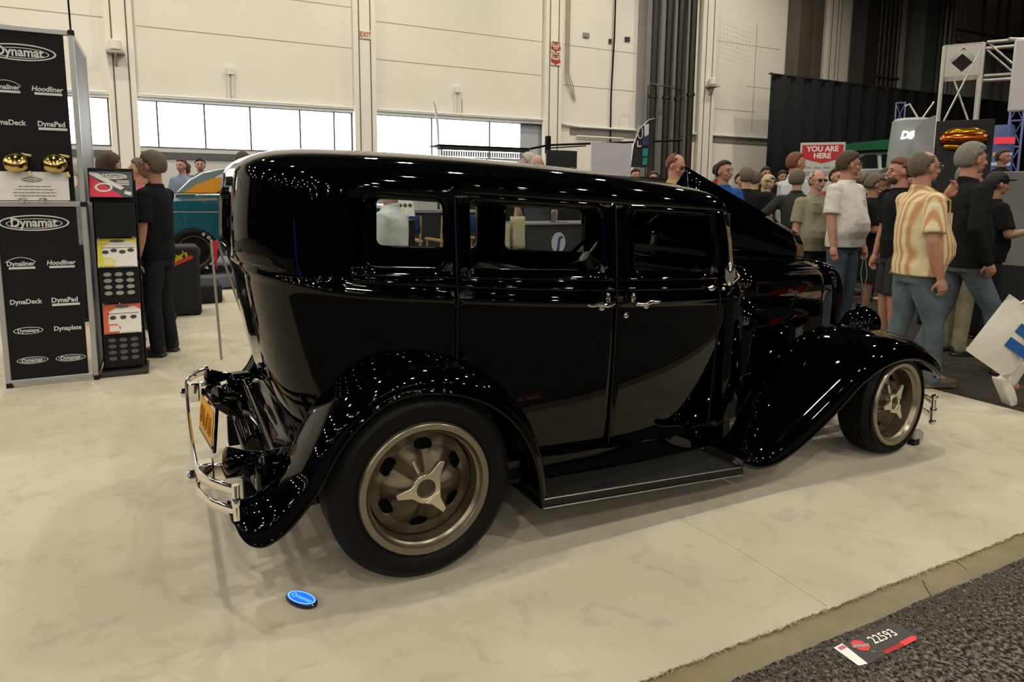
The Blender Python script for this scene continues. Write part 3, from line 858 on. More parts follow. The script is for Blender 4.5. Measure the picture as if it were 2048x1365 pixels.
# licence plate and its bracket
T = plane_T((-.655, .05, .435), (.11, -1, 0), (-1, -.11, .10))
mb = MB(); rect(mb, T, -.155, .155, -.075, .075, 0); mb.add([T @ Vector(p) for p in ((-.155, -.075, -.003), (.155, -.075, -.003), (.155, .075, -.003), (-.155, .075, -.003))], [(3, 2, 1, 0)])
pl_ = mb.build('licence_plate', mat('plate_yellow', (.72, .36, .02), .45), car, smooth=0)
mb = MB()
for k, pts in enumerate((((-.11, -.04), (-.11, .04), (-.07, .04), (-.07, 0), (-.11, 0)), ((-.04, -.04), (-.04, .04)), ((0, .04), (.04, .04), (.01, -.04)), ((.07, -.04), (.07, .04), (.11, -.04), (.11, .04)))):
    mb.tube([T @ Vector((x, y, .001)) for x, y in pts], .005, 6)
mb.build('plate_strokes', mat('plate_orange', (.42, .15, .01), .5), pl_)['kind'] = 'stuff'
mb = MB(); T2 = T @ Matrix.Translation((0, 0, -.02)); 
for a, b in (((-.17, -.09), (.17, -.09)), ((.17, -.09), (.17, .09)), ((.17, .09), (-.17, .09)), ((-.17, .09), (-.17, -.09))):
    mb.tube([T2 @ Vector((*a, .01)), T2 @ Vector((*b, .01))], .007, 8)
mb.build('plate_bracket', black_paint, car)
mb = MB(); mb.ell((-.60, .12, .52), .03, .06, .04); mb.tube([(-.60, .12, .52), (-.50, .12, .50)], .012, 8)
mb.build('plate_lamp', black_paint, car)
# rear bumper: two chrome bars with ends curled forwards
def bumper(x0, s_dir, zs, half_w, name):
    for z in zs:
        mb = MB(); pts = []
        for k in range(41):
            y = -half_w+2*half_w*k/40; a = abs(y)/half_w
            x = x0+s_dir*-1*(.10*max(0, (a-.72)/.28)**1.8)-s_dir*.012*a*a
            pts.append((x, y, z))
        mb.tube(pts, .0195, 12, sx=.4, sy=1.0, upv=(0, 0, 1)); o = mb.build(name, chrome, car, smooth=60)
for z in (.464, .392): bumper(-.722, -1, (z,), .84, 'rear_bumper_bar')
mb = MB()
for s in (-1, 1):
    mb = MB(); mb.cyl((-.612, s*.842, .368), (-.612, s*.842, .486), .012, n=12); mb.ell((-.612, s*.842, .428), .015, .015, .026)
    mb.build('bumper_end_bolt', chrome, car)
    mb = MB(); mb.cyl((-.738, s*.56, .428), (-.70, s*.56, .428), .024, n=16); mb.ell((-.738, s*.56, .428), .012, .024, .024)
    mb.build('bumper_bolt', chrome, car)
    mb = MB(); mb.box(-.715, -.66, s*.56-.03, s*.56+.03, .38, .475); mb.box(-.68, -.56, s*.56-.008, s*.56+.008, .395, .46)
    mb.build('bumper_bracket', chrome, car, bevel=.006)
# exhaust tip / inner guard plate seen behind the tail
mb = MB(); mb.tube([(-.2, -.50, .27), (-.45, -.52, .26), (-.56, -.54, .25)], .035, 14); mb.build('exhaust_pipe', mat('exhaust', (.25, .24, .22), .35, metal=.8), car)
# ---- door furniture
def chrome_handle(x, z, d):
    y = -half(x, 1.0)-.012
    mb = MB(); mb.ell((x, y-.004, z+.022), .013, .010, .026); mb.cyl((x, y+.01, z), (x, y-.035, z), .010, n=12)
    mb.tube([(x-.01*d, y-.035, z+.004), (x+.03*d, y-.042, z-.003), (x+.07*d, y-.040, z+.006), (x+.105*d, y-.036, z+.0), (x+.125*d, y-.034, z+.006)], [.009, .011, .010, .007, .005], 10)
    mb.ell((x+.05*d, y-.03, z-.012), .016, .012, .014)
    return mb
chrome_handle(.905, .955, -1).build('door_handle', chrome, RD)
chrome_handle(1.045, .945, 1).build('door_handle', chrome, FD)
mb = MB(); y = -half(1.01, .95); mb.cyl((1.012, y+.01, .893), (1.012, y-.012, .893), .014, n=18); mb.ell((1.012, y-.012, .893), .014, .006, .014)
mb.build('door_lock', chrome, FD)
# peep mirror on the front door edge
mb = MB(); T = plane_T((1.63, -.672, 1.045), (1, -.6, 0), (-.6, -1, 0)); vs = []
mb.lathe([(.030, -.006), (.034, 0), (.030, .006), (.0, .010)], (0, 0, 0), (0, 0, 1), 28)
mb.v = [tuple(T @ Vector((p[0]*.75, p[1]*1.7, p[2]))) for p in mb.v]
mr = mb.build('side_mirror', chrome, car)
mb = MB(); mb.tube([(1.66, -.60, .985), (1.69, -.64, 1.0), (1.70, -.665, 1.03), (1.665, -.675, 1.06), (1.63, -.668, 1.05)], .007, 8); mb.build('mirror_arm', chrome, mr)
mb = MB(); mb.ell((1.56, -half(1.56, .99)-.016, .975), .022, .012, .016); mb.build('hinge_cap', chrome, car)
mb = MB(); mb.ell((1.655, -half(1.655, .99)-.014, .965), .012, .008, .01); mb.build('hinge_cap', chrome, car)
# ---- headlamps
for s in (-1, 1):
    c0 = Vector((2.905, s*.46, .665))
    mb = MB(); mb.lathe([(0, -.125), (.035, -.115), (.065, -.09), (.088, -.05), (.100, -.01), (.104, .03), (.106, .045), (.10, .055)], tuple(c0), (1, 0, 0), 36)
    L = mb.build('headlamp', black_paint, car)
    mb = MB(); mb.lathe([(.101, .05), (.07, .062), (0, .07)], tuple(c0), (1, 0, 0), 32); mb.build('lens', mat('lamp_glass', (.6, .62, .62), .08, spec=.8), L)
    mb = MB(); mb.ell(c0+Vector((-.03, 0, .112)), .022, .010, .018); mb.build('marker_lamp', black_paint, L)
    mb = MB(); mb.tube([c0+Vector((-.01, 0, -.09)), c0+Vector((-.02, -s*.02, -.16)), (2.86, s*.38, .45)], .02, 10); mb.build('headlamp_stand', black_paint, L)
mb = MB(); mb.tube([(2.90, -.46, .782), (2.70, -.40, .87), (2.62, -.345, .93)], .0025, 6); mb.build('antenna_wire', chrome, car)
# ---- front bumper
for z in (.275, .190):
    mb = MB(); pts = []
    for k in range(41):
        y = -.82+1.64*k/40; a = abs(y)/.82; pts.append((3.235-.14*max(0, (a-.70)/.30)**1.7, y, z-.02))
    mb.tube(pts, .022, 12, sx=.35, sy=1.0, upv=(0, 0, 1)); mb.build('front_bumper_bar', chrome, car, smooth=60)
for s in (-1, 1):
    mb = MB(); mb.cyl((3.10, s*.822, .135), (3.10, s*.822, .285), .014, n=12); mb.ell((3.10, s*.822, .285), .019); mb.ell((3.10, s*.822, .21), .019, .019, .025); mb.ell((3.10, s*.822, .14), .02)
    mb.build('bumper_end_bolt', chrome, car)
    mb = MB(); mb.box(3.05, 3.23, s*.38-.012, s*.38+.012, .17, .25); mb.build('bumper_bracket', chrome, car, bevel=.005)
# ---- interior
leather = mat('black_upholstery', (.012, .010, .010), .5)
for nm, x0, y0, y1 in (('front_seat', .80, -.56, -.05), ('front_seat', .80, .05, .56), ('rear_seat', -.28, -.56, .56)):
    mb = MB(); mb.box(x0+.12, x0+.62, y0, y1, .45, .66); mb.box(x0, x0+.16, y0+.02, y1-.02, .50, 1.03)
    mb.build(nm, leather, car, bevel=.05, seg=3)
mb = MB(); mb.box(1.58, 1.72, -.55, .55, .86, 1.03); mb.build('dashboard', leather, car, bevel=.03)
mb = MB(); c0 = Vector((1.50, .38, 1.035)); ax = Vector((-.75, 0, .66)).normalized(); u, v, _ = frame_of(ax)
mb.tube([c0+(u*math.cos(2*PI*k/40)+v*math.sin(2*PI*k/40))*.185 for k in range(40)], .012, 10, closed=True)
sw = mb.build('steering_wheel', matte_black, car)
mb = MB(); mb.lathe([(.0, .02), (.04, .018), (.045, 0), (.03, -.02), (.022, -.30)], tuple(c0), tuple(ax), 20)
for k in range(3):
    a = R(90+120*k); mb.tube([c0, c0+(u*math.cos(a)+v*math.sin(a))*.18], .012, 8, sx=1.6, sy=.4)
mb.build('steering_column', mat('steering_spokes', (.5, .5, .5), .3, metal=.9), sw)
mb = MB(); mb.box(-.35, 1.6, -.50, .50, .36, .42); mb.build('cabin_floor', leather, car, smooth=0)
mb = MB(); mb.grid([[rk(x, y, 1.50-.10*abs(y/.55)**3) for y in (-.55, -.4, -.2, 0, .2, .4, .55)] for x in (-.4, 0, .6, 1.2, 1.6)]); mb.build('headliner', leather, car, solid=.004)
for s in (-1, 1):
    mb = MB(); mb.box(1.715, 1.735, s*.54-.012, s*.54+.012, 1.05, 1.33); mb.build('windscreen_post', leather, car)
# ---- small things around the car
puck = MB(); T = Matrix.Rotation(R(-57), 4, 'Z'); T.translation = Vector((-.414, -.797, .0))
pr_ = []
for r_, h in ((.0, .001), (.062, .001), (.068, .006), (.068, .013), (.062, .018)): pr_.append((r_, h))
puck.lathe(pr_, n=40); puck.v = [tuple(T @ Vector((p[0], p[1]*.5, p[2]))) for p in puck.v]
pk = puck.build('light_puck', mat('puck_black', (.01, .01, .03), .2)); tag(pk, 'small oval badge glowing blue on the carpet behind the rear wheel', 'badge')
g = MB(); disc(g, T, .062, .031, 40, .0182); g.build('glowing_face', mat('puck_blue', (.01, .06, .5), .1, emit=1.3, ecol=(.02, .13, 1.0)), pk, smooth=0)
g = MB(); ring(g, T, .060, .029, .005, 40, .0186); 
text_on(g, 'Dynamat', .026, T @ Matrix.Translation((0, 0, .0187)), shear=.2)
g.build('raised_lettering', mat('puck_text', (.2, .6, 1), .1, emit=1.0, ecol=(.15, .55, 1.0)), pk, smooth=0)
mb = MB(); mb.lathe([(.0, -.012), (.04, -.012), (.045, 0), (.04, .012), (0, .012)], (3.05, -.775, .046), (.0, 1, 0), 24)
ch = mb.build('caster_wheel', mat('caster_grey', (.30, .29, .27), .5)); tag(ch, 'small grey caster wheel standing against the front tyre', 'caster')
mb = MB(); mb.box(3.0, 3.05, -.79, -.75, .0, .035); mb.build('caster_bracket', black_plastic, ch)
# booth number sticker on the aisle carpet
D_ = Vector((1.0, 0, 0))
T = plane_T((1.235, -1.87, .006), (1, .0, 0), (0, 0, 1))
def sticker_T(px=0, py=0, z=0): return T @ Matrix.Translation((px, py, z))
# ---- booth number sticker lying on the aisle carpet
st = empty('floor_sticker', 'black floor sticker with the number 22593 on the aisle carpet', 'sticker', (0, 0, 0))
T0 = Matrix.Translation((0, 0, .0055))
def gp(pts, name, m_, z=0):
    mb = MB(); mb.poly([(x, y, .0045+z) for x, y in pts], (0, 0, .0008)); return mb.build(name, m_, st, smooth=0)
gp([(1.085, -1.789), (1.32, -1.778), (1.335, -1.79), (1.342, -1.872), (1.072, -1.888)], 'black_sheet', mat('sticker_black', (.035, .032, .032), .5))
gp([(1.040, -1.790), (1.083, -1.788), (1.070, -1.886), (1.036, -1.880)], 'white_panel', mat('sticker_white', (.85, .85, .83), .5), .001)
gp([(1.050, -1.796), (1.078, -1.795), (1.077, -1.808), (1.051, -1.809)], 'red_logo', mat('sticker_pink', (.55, .12, .15), .5), .002)
red = mat('sticker_red', (.75, .035, .05), .5)
gp([(1.104, -1.80), (1.128, -1.793), (1.150, -1.805), (1.150, -1.838), (1.126, -1.848), (1.104, -1.835)], 'red_hexagon', red, .001)
mb = MB(); mb.poly([(x, y, .0065) for x, y in ((1.095, -1.812), (1.115, -1.808), (1.138, -1.822), (1.158, -1.825), (1.15, -1.834), (1.13, -1.832), (1.11, -1.820), (1.097, -1.822))], (0, 0, .0006)); mb.build('grey_wheel_logo', mat('sticker_grey', (.3, .28, .25), .5), st, smooth=0)
mb = MB(); text_on(mb, '22593', .048, plane_T((1.232, -1.824, .0068), (1, -.03, 0), (0, 0, 1)), bold=.0006, sx=.92, spacing=1.05); mb.build('number', mat('sticker_print', (.85, .83, .75), .5), st, smooth=0)
mb = MB()
for k in range(11): x = 1.165+.0078*k; mb.poly([(x, -1.868, .006), (x+.0042, -1.868, .006), (x+.0042, -1.884, .006), (x, -1.884, .006)], (0, 0, .0006))
mb.poly([(1.252, -1.866, .006), (1.318, -1.862, .006), (1.330, -1.872, .006), (1.316, -1.882, .006), (1.252, -1.884, .006)], (0, 0, .0006))
mb.poly([(1.163, -1.868, .006), (1.252, -1.868, .006), (1.252, -1.871, .006), (1.163, -1.871, .006)], (0, 0, .0006))
mb.build('red_bar', red, st, smooth=0)
mb = MB(); text_on(mb, 'TE', .012, plane_T((1.135, -1.858, .0068), (1, 0, 0), (0, 0, 1))); mb.build('small_print', mat('sticker_grey2', (.35, .4, .33), .5), st, smooth=0)

# ------------------------------------------------------------------ exhibitor stand on the left
board_black = mat('display_board', (.008, .0065, .0085), .6, spec=.2)
alu = mat('satin_aluminium', (.42, .42, .43), .4, metal=.7)
logo = mat('logo_grey', (.56, .56, .57), .5)
def dyn_logo(mb, T, w_, txt='Dynamat'):
    h = w_*.27
    ring(mb, T, w_/2, h/2, w_*.028, 44, .001)
    ring(mb, T @ Matrix.Translation((0, -h*.04, 0)), w_*.40, h*.32, w_*.016, 40, .001)
    text_on(mb, txt, w_*.205, T @ Matrix.Translation((-.01*w_, .0, .003)), bold=w_*.006, sx=.88)
def word(mb, T, txt, w_, bar=False, arc=False, shear=0, sx=1):
    text_on(mb, txt, w_*.23, T @ Matrix.Translation((0, 0, .001)), bold=w_*.006, shear=shear, sx=sx*.92)
    if bar: rect(mb, T, -w_*.36, w_*.42, -w_*.19, -w_*.11, .001)
    if arc: mb.tube([T @ Vector((x*w_, (.06+.17*(1-(x/.45)**2))*w_, .001)) for x in (-.45, -.3, -.15, 0, .15, .3, .45)], w_*.012, 5)
X0, X1, YS = -1.845, -1.312, 2.80
stn = empty('exhibit_panel_stand', 'tall black exhibitor panel tower with grey logos and aluminium frame at left', 'display stand', (0, 0, 0))
# tower: lower and upper front panels, side panels at right
nx = Vector((0, -1, 0))
for nm, z0, z1, mcol in (('lower_panel', .03, 1.30, board_black), ('upper_panel', 1.34, 2.50, board_black)):
    MB().box(X0+.03, X1-.03, YS, YS+.02, z0, z1).build(nm, mcol, stn, smooth=0)
    MB().box(X1+.012, X1+.03, YS+.03, YS+.9, z0, z1).build('side_panel', mat('side_panel_grey', (.20, .20, .21), .5, noise=(3, .4)), stn, smooth=0)
for x in (X0, X1):
    mb = MB(); mb.box(x-.0, x+.035, YS-.012, YS+.03, .02, 2.53) if x == X1 else mb.box(x-.005, x+.03, YS-.012, YS+.03, .02, 2.53); mb.build('frame_post', alu, stn, bevel=.004)
mb = MB(); mb.box(X1, X1+.035, YS+.9, YS+.935, .02, 2.53); mb.build('frame_post', alu, stn, bevel=.004)
for z in (.02, 1.30, 2.50):
    mb = MB(); mb.box(X0+.02, X1, YS-.014, YS+.02, z, z+.035); mb.build('frame_rail', alu, stn, bevel=.004)
    mb = MB(); mb.box(X1+.005, X1+.03, YS+.03, YS+.9, z, z+.035); mb.build('frame_rail', alu, stn, bevel=.004)
for x in (X0-.003, X1+.002):
    for z in (.0, 1.30, 2.505): MB().box(x, x+.038, YS-.018, YS+.034, z, z+.035).build('frame_corner', black_plastic, stn, bevel=.003)
mb = MB(); mb.tube([(X1+.02, YS, 2.53), (X1+.015, YS, 3.4), (X1+.0, YS, 5)], .006, 8); mb.build('hanging_cable', matte_black, stn)
def TL(x, z, y=YS-.003): return plane_T((x, y, z), (1, 0, 0), (0, -1, 0))
CXS = (X0+X1)/2
def lp(name, fn): 
    mb = MB(); fn(mb); return mb.build(name, logo, stn, smooth=0)
lp('round_logo', lambda mb: dyn_logo(mb, TL(CXS-.02, 1.185), .42))
lp('round_logo', lambda mb: dyn_logo(mb, TL(CXS-.02, 2.36), .42))
lp('round_logo', lambda mb: dyn_logo(mb, TL(X0+.165, .19), .19))
lp('round_logo', lambda mb: dyn_logo(mb, TL(X0+.40, .185), .19))
for z0, z1, z2 in ((.895, .62, .41),):
    lp('word_logo', lambda mb: word(mb, TL(X0+.145, z0), 'Dynaliner', .20, True, True))
    lp('word_logo', lambda mb: word(mb, TL(X0+.385, z0), 'Hoodliner', .20, True, shear=.2))
    lp('word_logo', lambda mb: word(mb, TL(X0+.155, z1), 'DynaDeck', .21))
    lp('word_logo', lambda mb: word(mb, TL(X0+.390, z1), 'DynaPad', .22, True))
    lp('word_logo', lambda mb: (word(mb, TL(X0+.155, z2), 'Dynatape', .16), ring(mb, TL(X0+.155, z2), .09, .026, .006, 30, .001)))
    lp('word_logo', lambda mb: word(mb, TL(X0+.395, z2), 'Dynaplate', .20))
for dx, z0, z1 in ((0, 2.12, 1.88),):
    lp('word_logo', lambda mb: word(mb, TL(X0+.145, z0), 'Dynaliner', .20, True, True))
    lp('word_logo', lambda mb: word(mb, TL(X0+.385, z0), 'Hoodliner', .21, True, shear=.2))
    lp('word_logo', lambda mb: word(mb, TL(X0+.145, z1), 'DynaDeck', .22))
    lp('word_logo', lambda mb: word(mb, TL(X0+.395, z1), 'DynaPad', .22, True))
# white card and the gold samples hanging in front of the upper panel
cd = empty('info_card', 'white card with printed lines under the two gold bowls', 'card', (0, 0, 0))
MB().box(X0+.05, X1-.06, YS-.022, YS-.014, 1.345, 1.545).build('card_sheet', mat('card_white', (.74, .73, .74), .5), cd, smooth=0)
mb = MB(); T = TL(CXS-.01, 1.49, YS-.024); ring(mb, T, .062, .017, .006, 30); text_on(mb, 'Dynamat', .026, T @ Matrix.Translation((0, 0, .001))); mb.build('card_logo', mat('card_ink', (.12, .11, .12), .6), cd, smooth=0)
mb = MB(); rnd = random.Random(5)
for k, w_ in enumerate((.19, .23, .25, .24)):
    x = CXS-w_/2; z = 1.44-.022*k
    while x < CXS+w_/2:
        l_ = rnd.uniform(.012, .035); mb.box(x, min(x+l_, CXS+w_/2), YS-.0235, YS-.022, z, z+.005); x += l_+.005
t_ = mb.build('printed_lines', mat('card_ink'), cd, smooth=0); t_['kind'] = 'stuff'
gold = mat('gold_bowl', (.55, .40, .14), .12, metal=1)
for k, x in enumerate((X0+.175, X0+.40)):
    b = MB(); b.lathe([(.03, -.02), (.072, -.01), (.078, .0), (.076, .012), (.066, .03), (.045, .045), (.02, .053), (0, .055)], (x, YS-.045, 1.605), (0, -.9, .43), 36)
    o = b.build('gold_bowl', gold); tag(o, 'shiny gold bowl above the white card, %s of the two' % ('left' if k == 0 else 'right'), 'bowl', 'gold bowls')
    q = MB(); q.tube([(x, YS-.03, 1.585), (x, YS-.0, 1.57)], .01, 8); q.build('bowl_bracket', chrome, o)
    q = MB(); q.tube([(x+.07, YS-.05, 1.545), (x+.08, YS-.06, 1.51)], .012, 10); o2 = q.build('wooden_stick', mat('pale_wood', (.50, .44, .20), .5)); tag(o2, 'short pale stick hanging right of the %s gold bowl' % ('left' if k == 0 else 'right'), 'stick')
    q = MB(); q.tube([(x+.03, YS-.03, 1.665), (x+.09, YS-.04, 1.655)], .009, 8); q.build('stick_arm', mat('pale_wood'), o2)
for k, x in enumerate((CXS-.07, CXS+.05)):
    q = MB(); q.tube([(x, YS, 1.345), (x, YS-.05, 1.335), (x, YS-.06, 1.35)], .006, 8); q.ell((x, YS-.06, 1.352), .028, .02, .012)
    o = q.build('chrome_knob', chrome); tag(o, 'chrome hook knob under the white card, %s one' % ('left' if k == 0 else 'right'), 'hook')
# ---- tiered leaflet rack
rk_ = empty('leaflet_rack', 'black tiered leaflet rack with red, yellow and orange posters beside the tower', 'display rack', (0, 0, 0))
XA, XB_, YR = -1.235, -.985, 2.88
def poster(z0, z1, xa, xb, y0, y1, base, hdr, name, kind):
    """tilted poster: bottom edge (y0,z0) top edge (y1,z1)"""
    d = Vector((0, y1-y0, z1-z0)); n = Vector((1, 0, 0)).cross(d).normalized(); L_ = d.length
    T = plane_T(((xa+xb)/2, (y0+y1)/2, (z0+z1)/2), (1, 0, 0), n); w_ = (xb-xa)/2; h = L_/2
    mb = MB(); mb.box(-w_, w_, -h, h, -.008, 0, T=T); P = mb.build(name, base, rk_, smooth=0)
    def sh(pts, m_, nm, z=.001): mb = MB(); pgon(mb, T, pts, z); mb.build(nm, m_, P, smooth=0)
    grey = mat('poster_dark', (.05, .055, .065), .5); wh = mat('poster_white', (.62, .62, .60), .5); ink = mat('poster_ink', (.03, .03, .03), .6)
    if kind == 'red':
        sh([(-w_, h*.7), (-w_, -h), (w_*.55, -h)], hdr, 'red_triangle')
        sh([(-w_, h*.95), (-w_*.6, h*.85), (w_*.6, -h*.25), (w_*.45, -h*.45), (-w_, h*.75)], wh, 'white_stripe', .002)
        mb = MB(); T2 = T @ Matrix.Translation((-w_*.35, -h*.25, .003)); ring(mb, T2, w_*.42, h*.36, .016, 30); mb.build('ring_picture', wh, P, smooth=0)
        mb = MB(); T2 = T @ Matrix.Translation((w_*.15, h*.62, .003)); ring(mb, T2, w_*.62, h*.22, .010, 30); text_on(mb, 'Dynamat', .045, T2, bold=.001)
        for q in range(3): rect(mb, T, w_*.25, w_*.85, h*(.22-.14*q), h*(.30-.14*q), .003)
        mb.build('poster_print', wh, P, smooth=0)
        sh([(w_*.62, -h*.5), (w_*.95, -h*.62), (w_*.9, -h*.9), (w_*.6, -h*.75)], wh, 'box_picture', .003)
    else:
        sh([(-w_, h), (-w_, -h), (-w_*.2, -h), (-w_*.1, -h*.55), (-w_*.3, -h*.35), (-w_*.75, -h*.35), (-w_*.7, h*.5), (-w_*.3, h*.75), (w_*.7, h*.8), (w_, h*.55), (w_, h)], hdr, 'coloured_border')
        sh([(-w_*.7, -h*.45), (-w_*.2, -h*.45), (-w_*.15, -h*.85), (-w_*.7, -h*.85)], mat('poster_pale_'+kind, (.65, .6, .3) if kind == 'yellow' else (.7, .62, .55), .5), 'caption_box', .002)
        mb = MB(); rect(mb, T, -w_*.85, w_*.9, h*.34, h*.37, .003)
        for q in range(4 if kind == 'yellow' else 3):
            cx_ = w_*(-.6+.43*q) if kind == 'yellow' else w_*(-.5+.55*q)
            disc(mb, T @ Matrix.Translation((cx_, h*(.08+(.08 if q % 2 else -.03)*(kind == 'yellow')), 0)), w_*.17, h*.13, 20, .003)
        for q in range(9): rect(mb, T, -w_*.9+q*w_*.2, -w_*.75+q*w_*.2, -h*.98, -h*.95, .003)
        mb.build('poster_pictures', ink, P, smooth=0)
        mb = MB(); T2 = T @ Matrix.Translation((0, h*.82, .004)); disc(mb, T2, w_*.4, h*.10, 20); mb.build('logo_oval', grey, P, smooth=0)
    return P
pred = mat('poster_red', (.62, .02, .05), .5); pyel = mat('poster_yellow', (.62, .55, .04), .5); porg = mat('poster_orange', (.62, .09, .03), .5); pw = mat('poster_paper', (.66, .64, .60), .5); pdk = mat('poster_slate', (.055, .06, .07), .5)
Pz = [(1.37, 1.56, XA-.02, XB_+.01, YR-.02, YR+.05, pdk, pred, 'top_poster', 'red'), (.845, 1.055, XA+.0, XB_+.01, YR-.04, YR+.04, pw, pyel, 'middle_poster', 'yellow'), (.335, .55, XA+.01, XB_+.01, YR-.05, YR+.03, pw, porg, 'bottom_poster', 'orange')]
for p in Pz: poster(*p)
mb = MB(); mb.box(XA-.03, XB_+.02, YR+.052, YR+.075, 1.33, 1.585); mb.build('top_frame', black_plastic, rk_, bevel=.004)
for z0, z1, nm in ((1.07, 1.33, 'upper_bin'), (.565, .835, 'middle_bin'), (.06, .325, 'lower_bin')):
    MB().box(XA-.005, XB_+.012, YR-.0, YR+.20, z0, z1).build(nm, black_plastic, rk_, smooth=0, bevel=.004)
    if z0 < 1:
        oval = mat('oval_grey' if z0 > .5 else 'oval_dark', (.30, .31, .28) if z0 > .5 else (.10, .10, .11), .5)
        for r_ in range(4):
            for c_ in range(3):
                mb = MB(); disc(mb, TL(XA+.055+.075*c_, z1-.05-.048*r_, YR-.0015), .027, .016, 20); mb.build('round_window', oval, rk_, smooth=0)
for x in (XA-.012, XB_+.02):
    mb = MB(); mb.tube([(x, YR+.12, .03), (x, YR+.12, 1.5)], .009, 8); mb.build('rack_post', black_plastic, rk_)
MB().box(XA-.03, XB_+.04, YR-.06, YR+.28, .0, .035).build('rack_base', mat('rack_base', (.03, .026, .024), .5), rk_, bevel=.004)
# ------------------------------------------------------------------ people
SKIN = {'fair': (.48, .28, .205), 'ruddy': (.44, .215, .15), 'tan': (.34, .18, .115), 'brown': (.20, .095, .055)}
def skin(k): return mat('skin_'+k, SKIN[k], .5, noise=(14, .12))
def cloth(name, c, **k):
    k.setdefault('noise', (9, .18)); k.setdefault('bump', (11, .5, .03)); k.setdefault('r', .9); k.setdefault('spec', .12)
    return mat(name, c, **k)
denim = cloth('blue_denim', (.075, .10, .135), noise=(6, .45)); denim_l = cloth('light_denim', (.12, .155, .18), noise=(5, .45)); dark_t = cloth('dark_trousers', (.018, .018, .022))
hair_c = {'brown': (.060, .034, .020), 'dark': (.010, .008, .007), 'grey': (.20, .185, .16), 'greybrown': (.12, .095, .07), 'white': (.45, .42, .37), 'red': (.16, .06, .03), 'blond': (.55, .42, .22)}
def remesh(o, vox, it=2):
    r_ = o.modifiers.new('r', 'REMESH'); r_.mode = 'VOXEL'; r_.voxel_size = vox; r_.use_smooth_shade = True
    s_ = o.modifiers.new('s', 'SMOOTH'); s_.factor = .5; s_.iterations = it
    return o
def loft(mb, secs, n=16):
    """secs: (cx, cy, z, rx, ry) horizontal rings closed with caps"""
    vs = []; fs = []
    for cx, cy, z, rx_, ry_ in secs:
        for k in range(n):
            a = 2*PI*k/n; vs.append((cx+rx_*math.cos(a), cy+ry_*math.sin(a), z))
    for i in range(len(secs)-1):
        for k in range(n): fs.append((i*n+k, i*n+(k+1) % n, (i+1)*n+(k+1) % n, (i+1)*n+k))
    fs.append(tuple(range(n-1, -1, -1))); fs.append(tuple((len(secs)-1)*n+k for k in range(n)))
    mb.add(vs, fs)
def hand(mb, w_, d, side, s, curl=.6, palm=Vector((0, 0, 0)), fist=False):
    """hand at wrist w_, pointing along d; palm faces towards `palm` direction"""
    d = d.normalized(); pn = (palm-d*palm.dot(d))
    pn = pn.normalized() if pn.length > .01 else frame_of(d)[0]
    v = d.cross(pn).normalized() # across the knuckles
    mb.tube([w_, w_+d*.04*s, w_+d*.088*s], [.024*s, .036*s, .034*s], 10, sx=1, sy=1)
    c0 = w_+d*.05*s
    mb.ell(c0, .045*s, .018*s, .038*s, 10, 8, T=Matrix((d, pn, v)).transposed())
    for k in range(4):
        o = (k-1.5)*.0195*s; L_ = (.072, .080, .076, .060)[k]*s; b = w_+d*(.085-.004*abs(k-1.3))*s+v*o
        a1 = curl*.5+(.5 if fist else 0); a2 = a1+curl+(.7 if fist else 0); a3 = a2+curl*.7+(.6 if fist else 0)
        q1 = b+(d*math.cos(a1)+pn*math.sin(a1))*L_*.45; q2 = q1+(d*math.cos(a2)+pn*math.sin(a2))*L_*.32; q3 = q2+(d*math.cos(a3)+pn*math.sin(a3))*L_*.25
        mb.caps_tube([b-d*.01*s, q1, q2, q3], [.0098*s, .0092*s, .0085*s, .0075*s], 8)
    b = w_+d*.028*s+v*(-.030*s)*side; q1 = b+(d*.6+pn*.45-v*side*.62).normalized()*.040*s; q2 = q1+(d*.85+pn*.45-v*side*.1).normalized()*.032*s
    mb.caps_tube([b, q1, q2], [.013*s, .011*s, .009*s], 8)
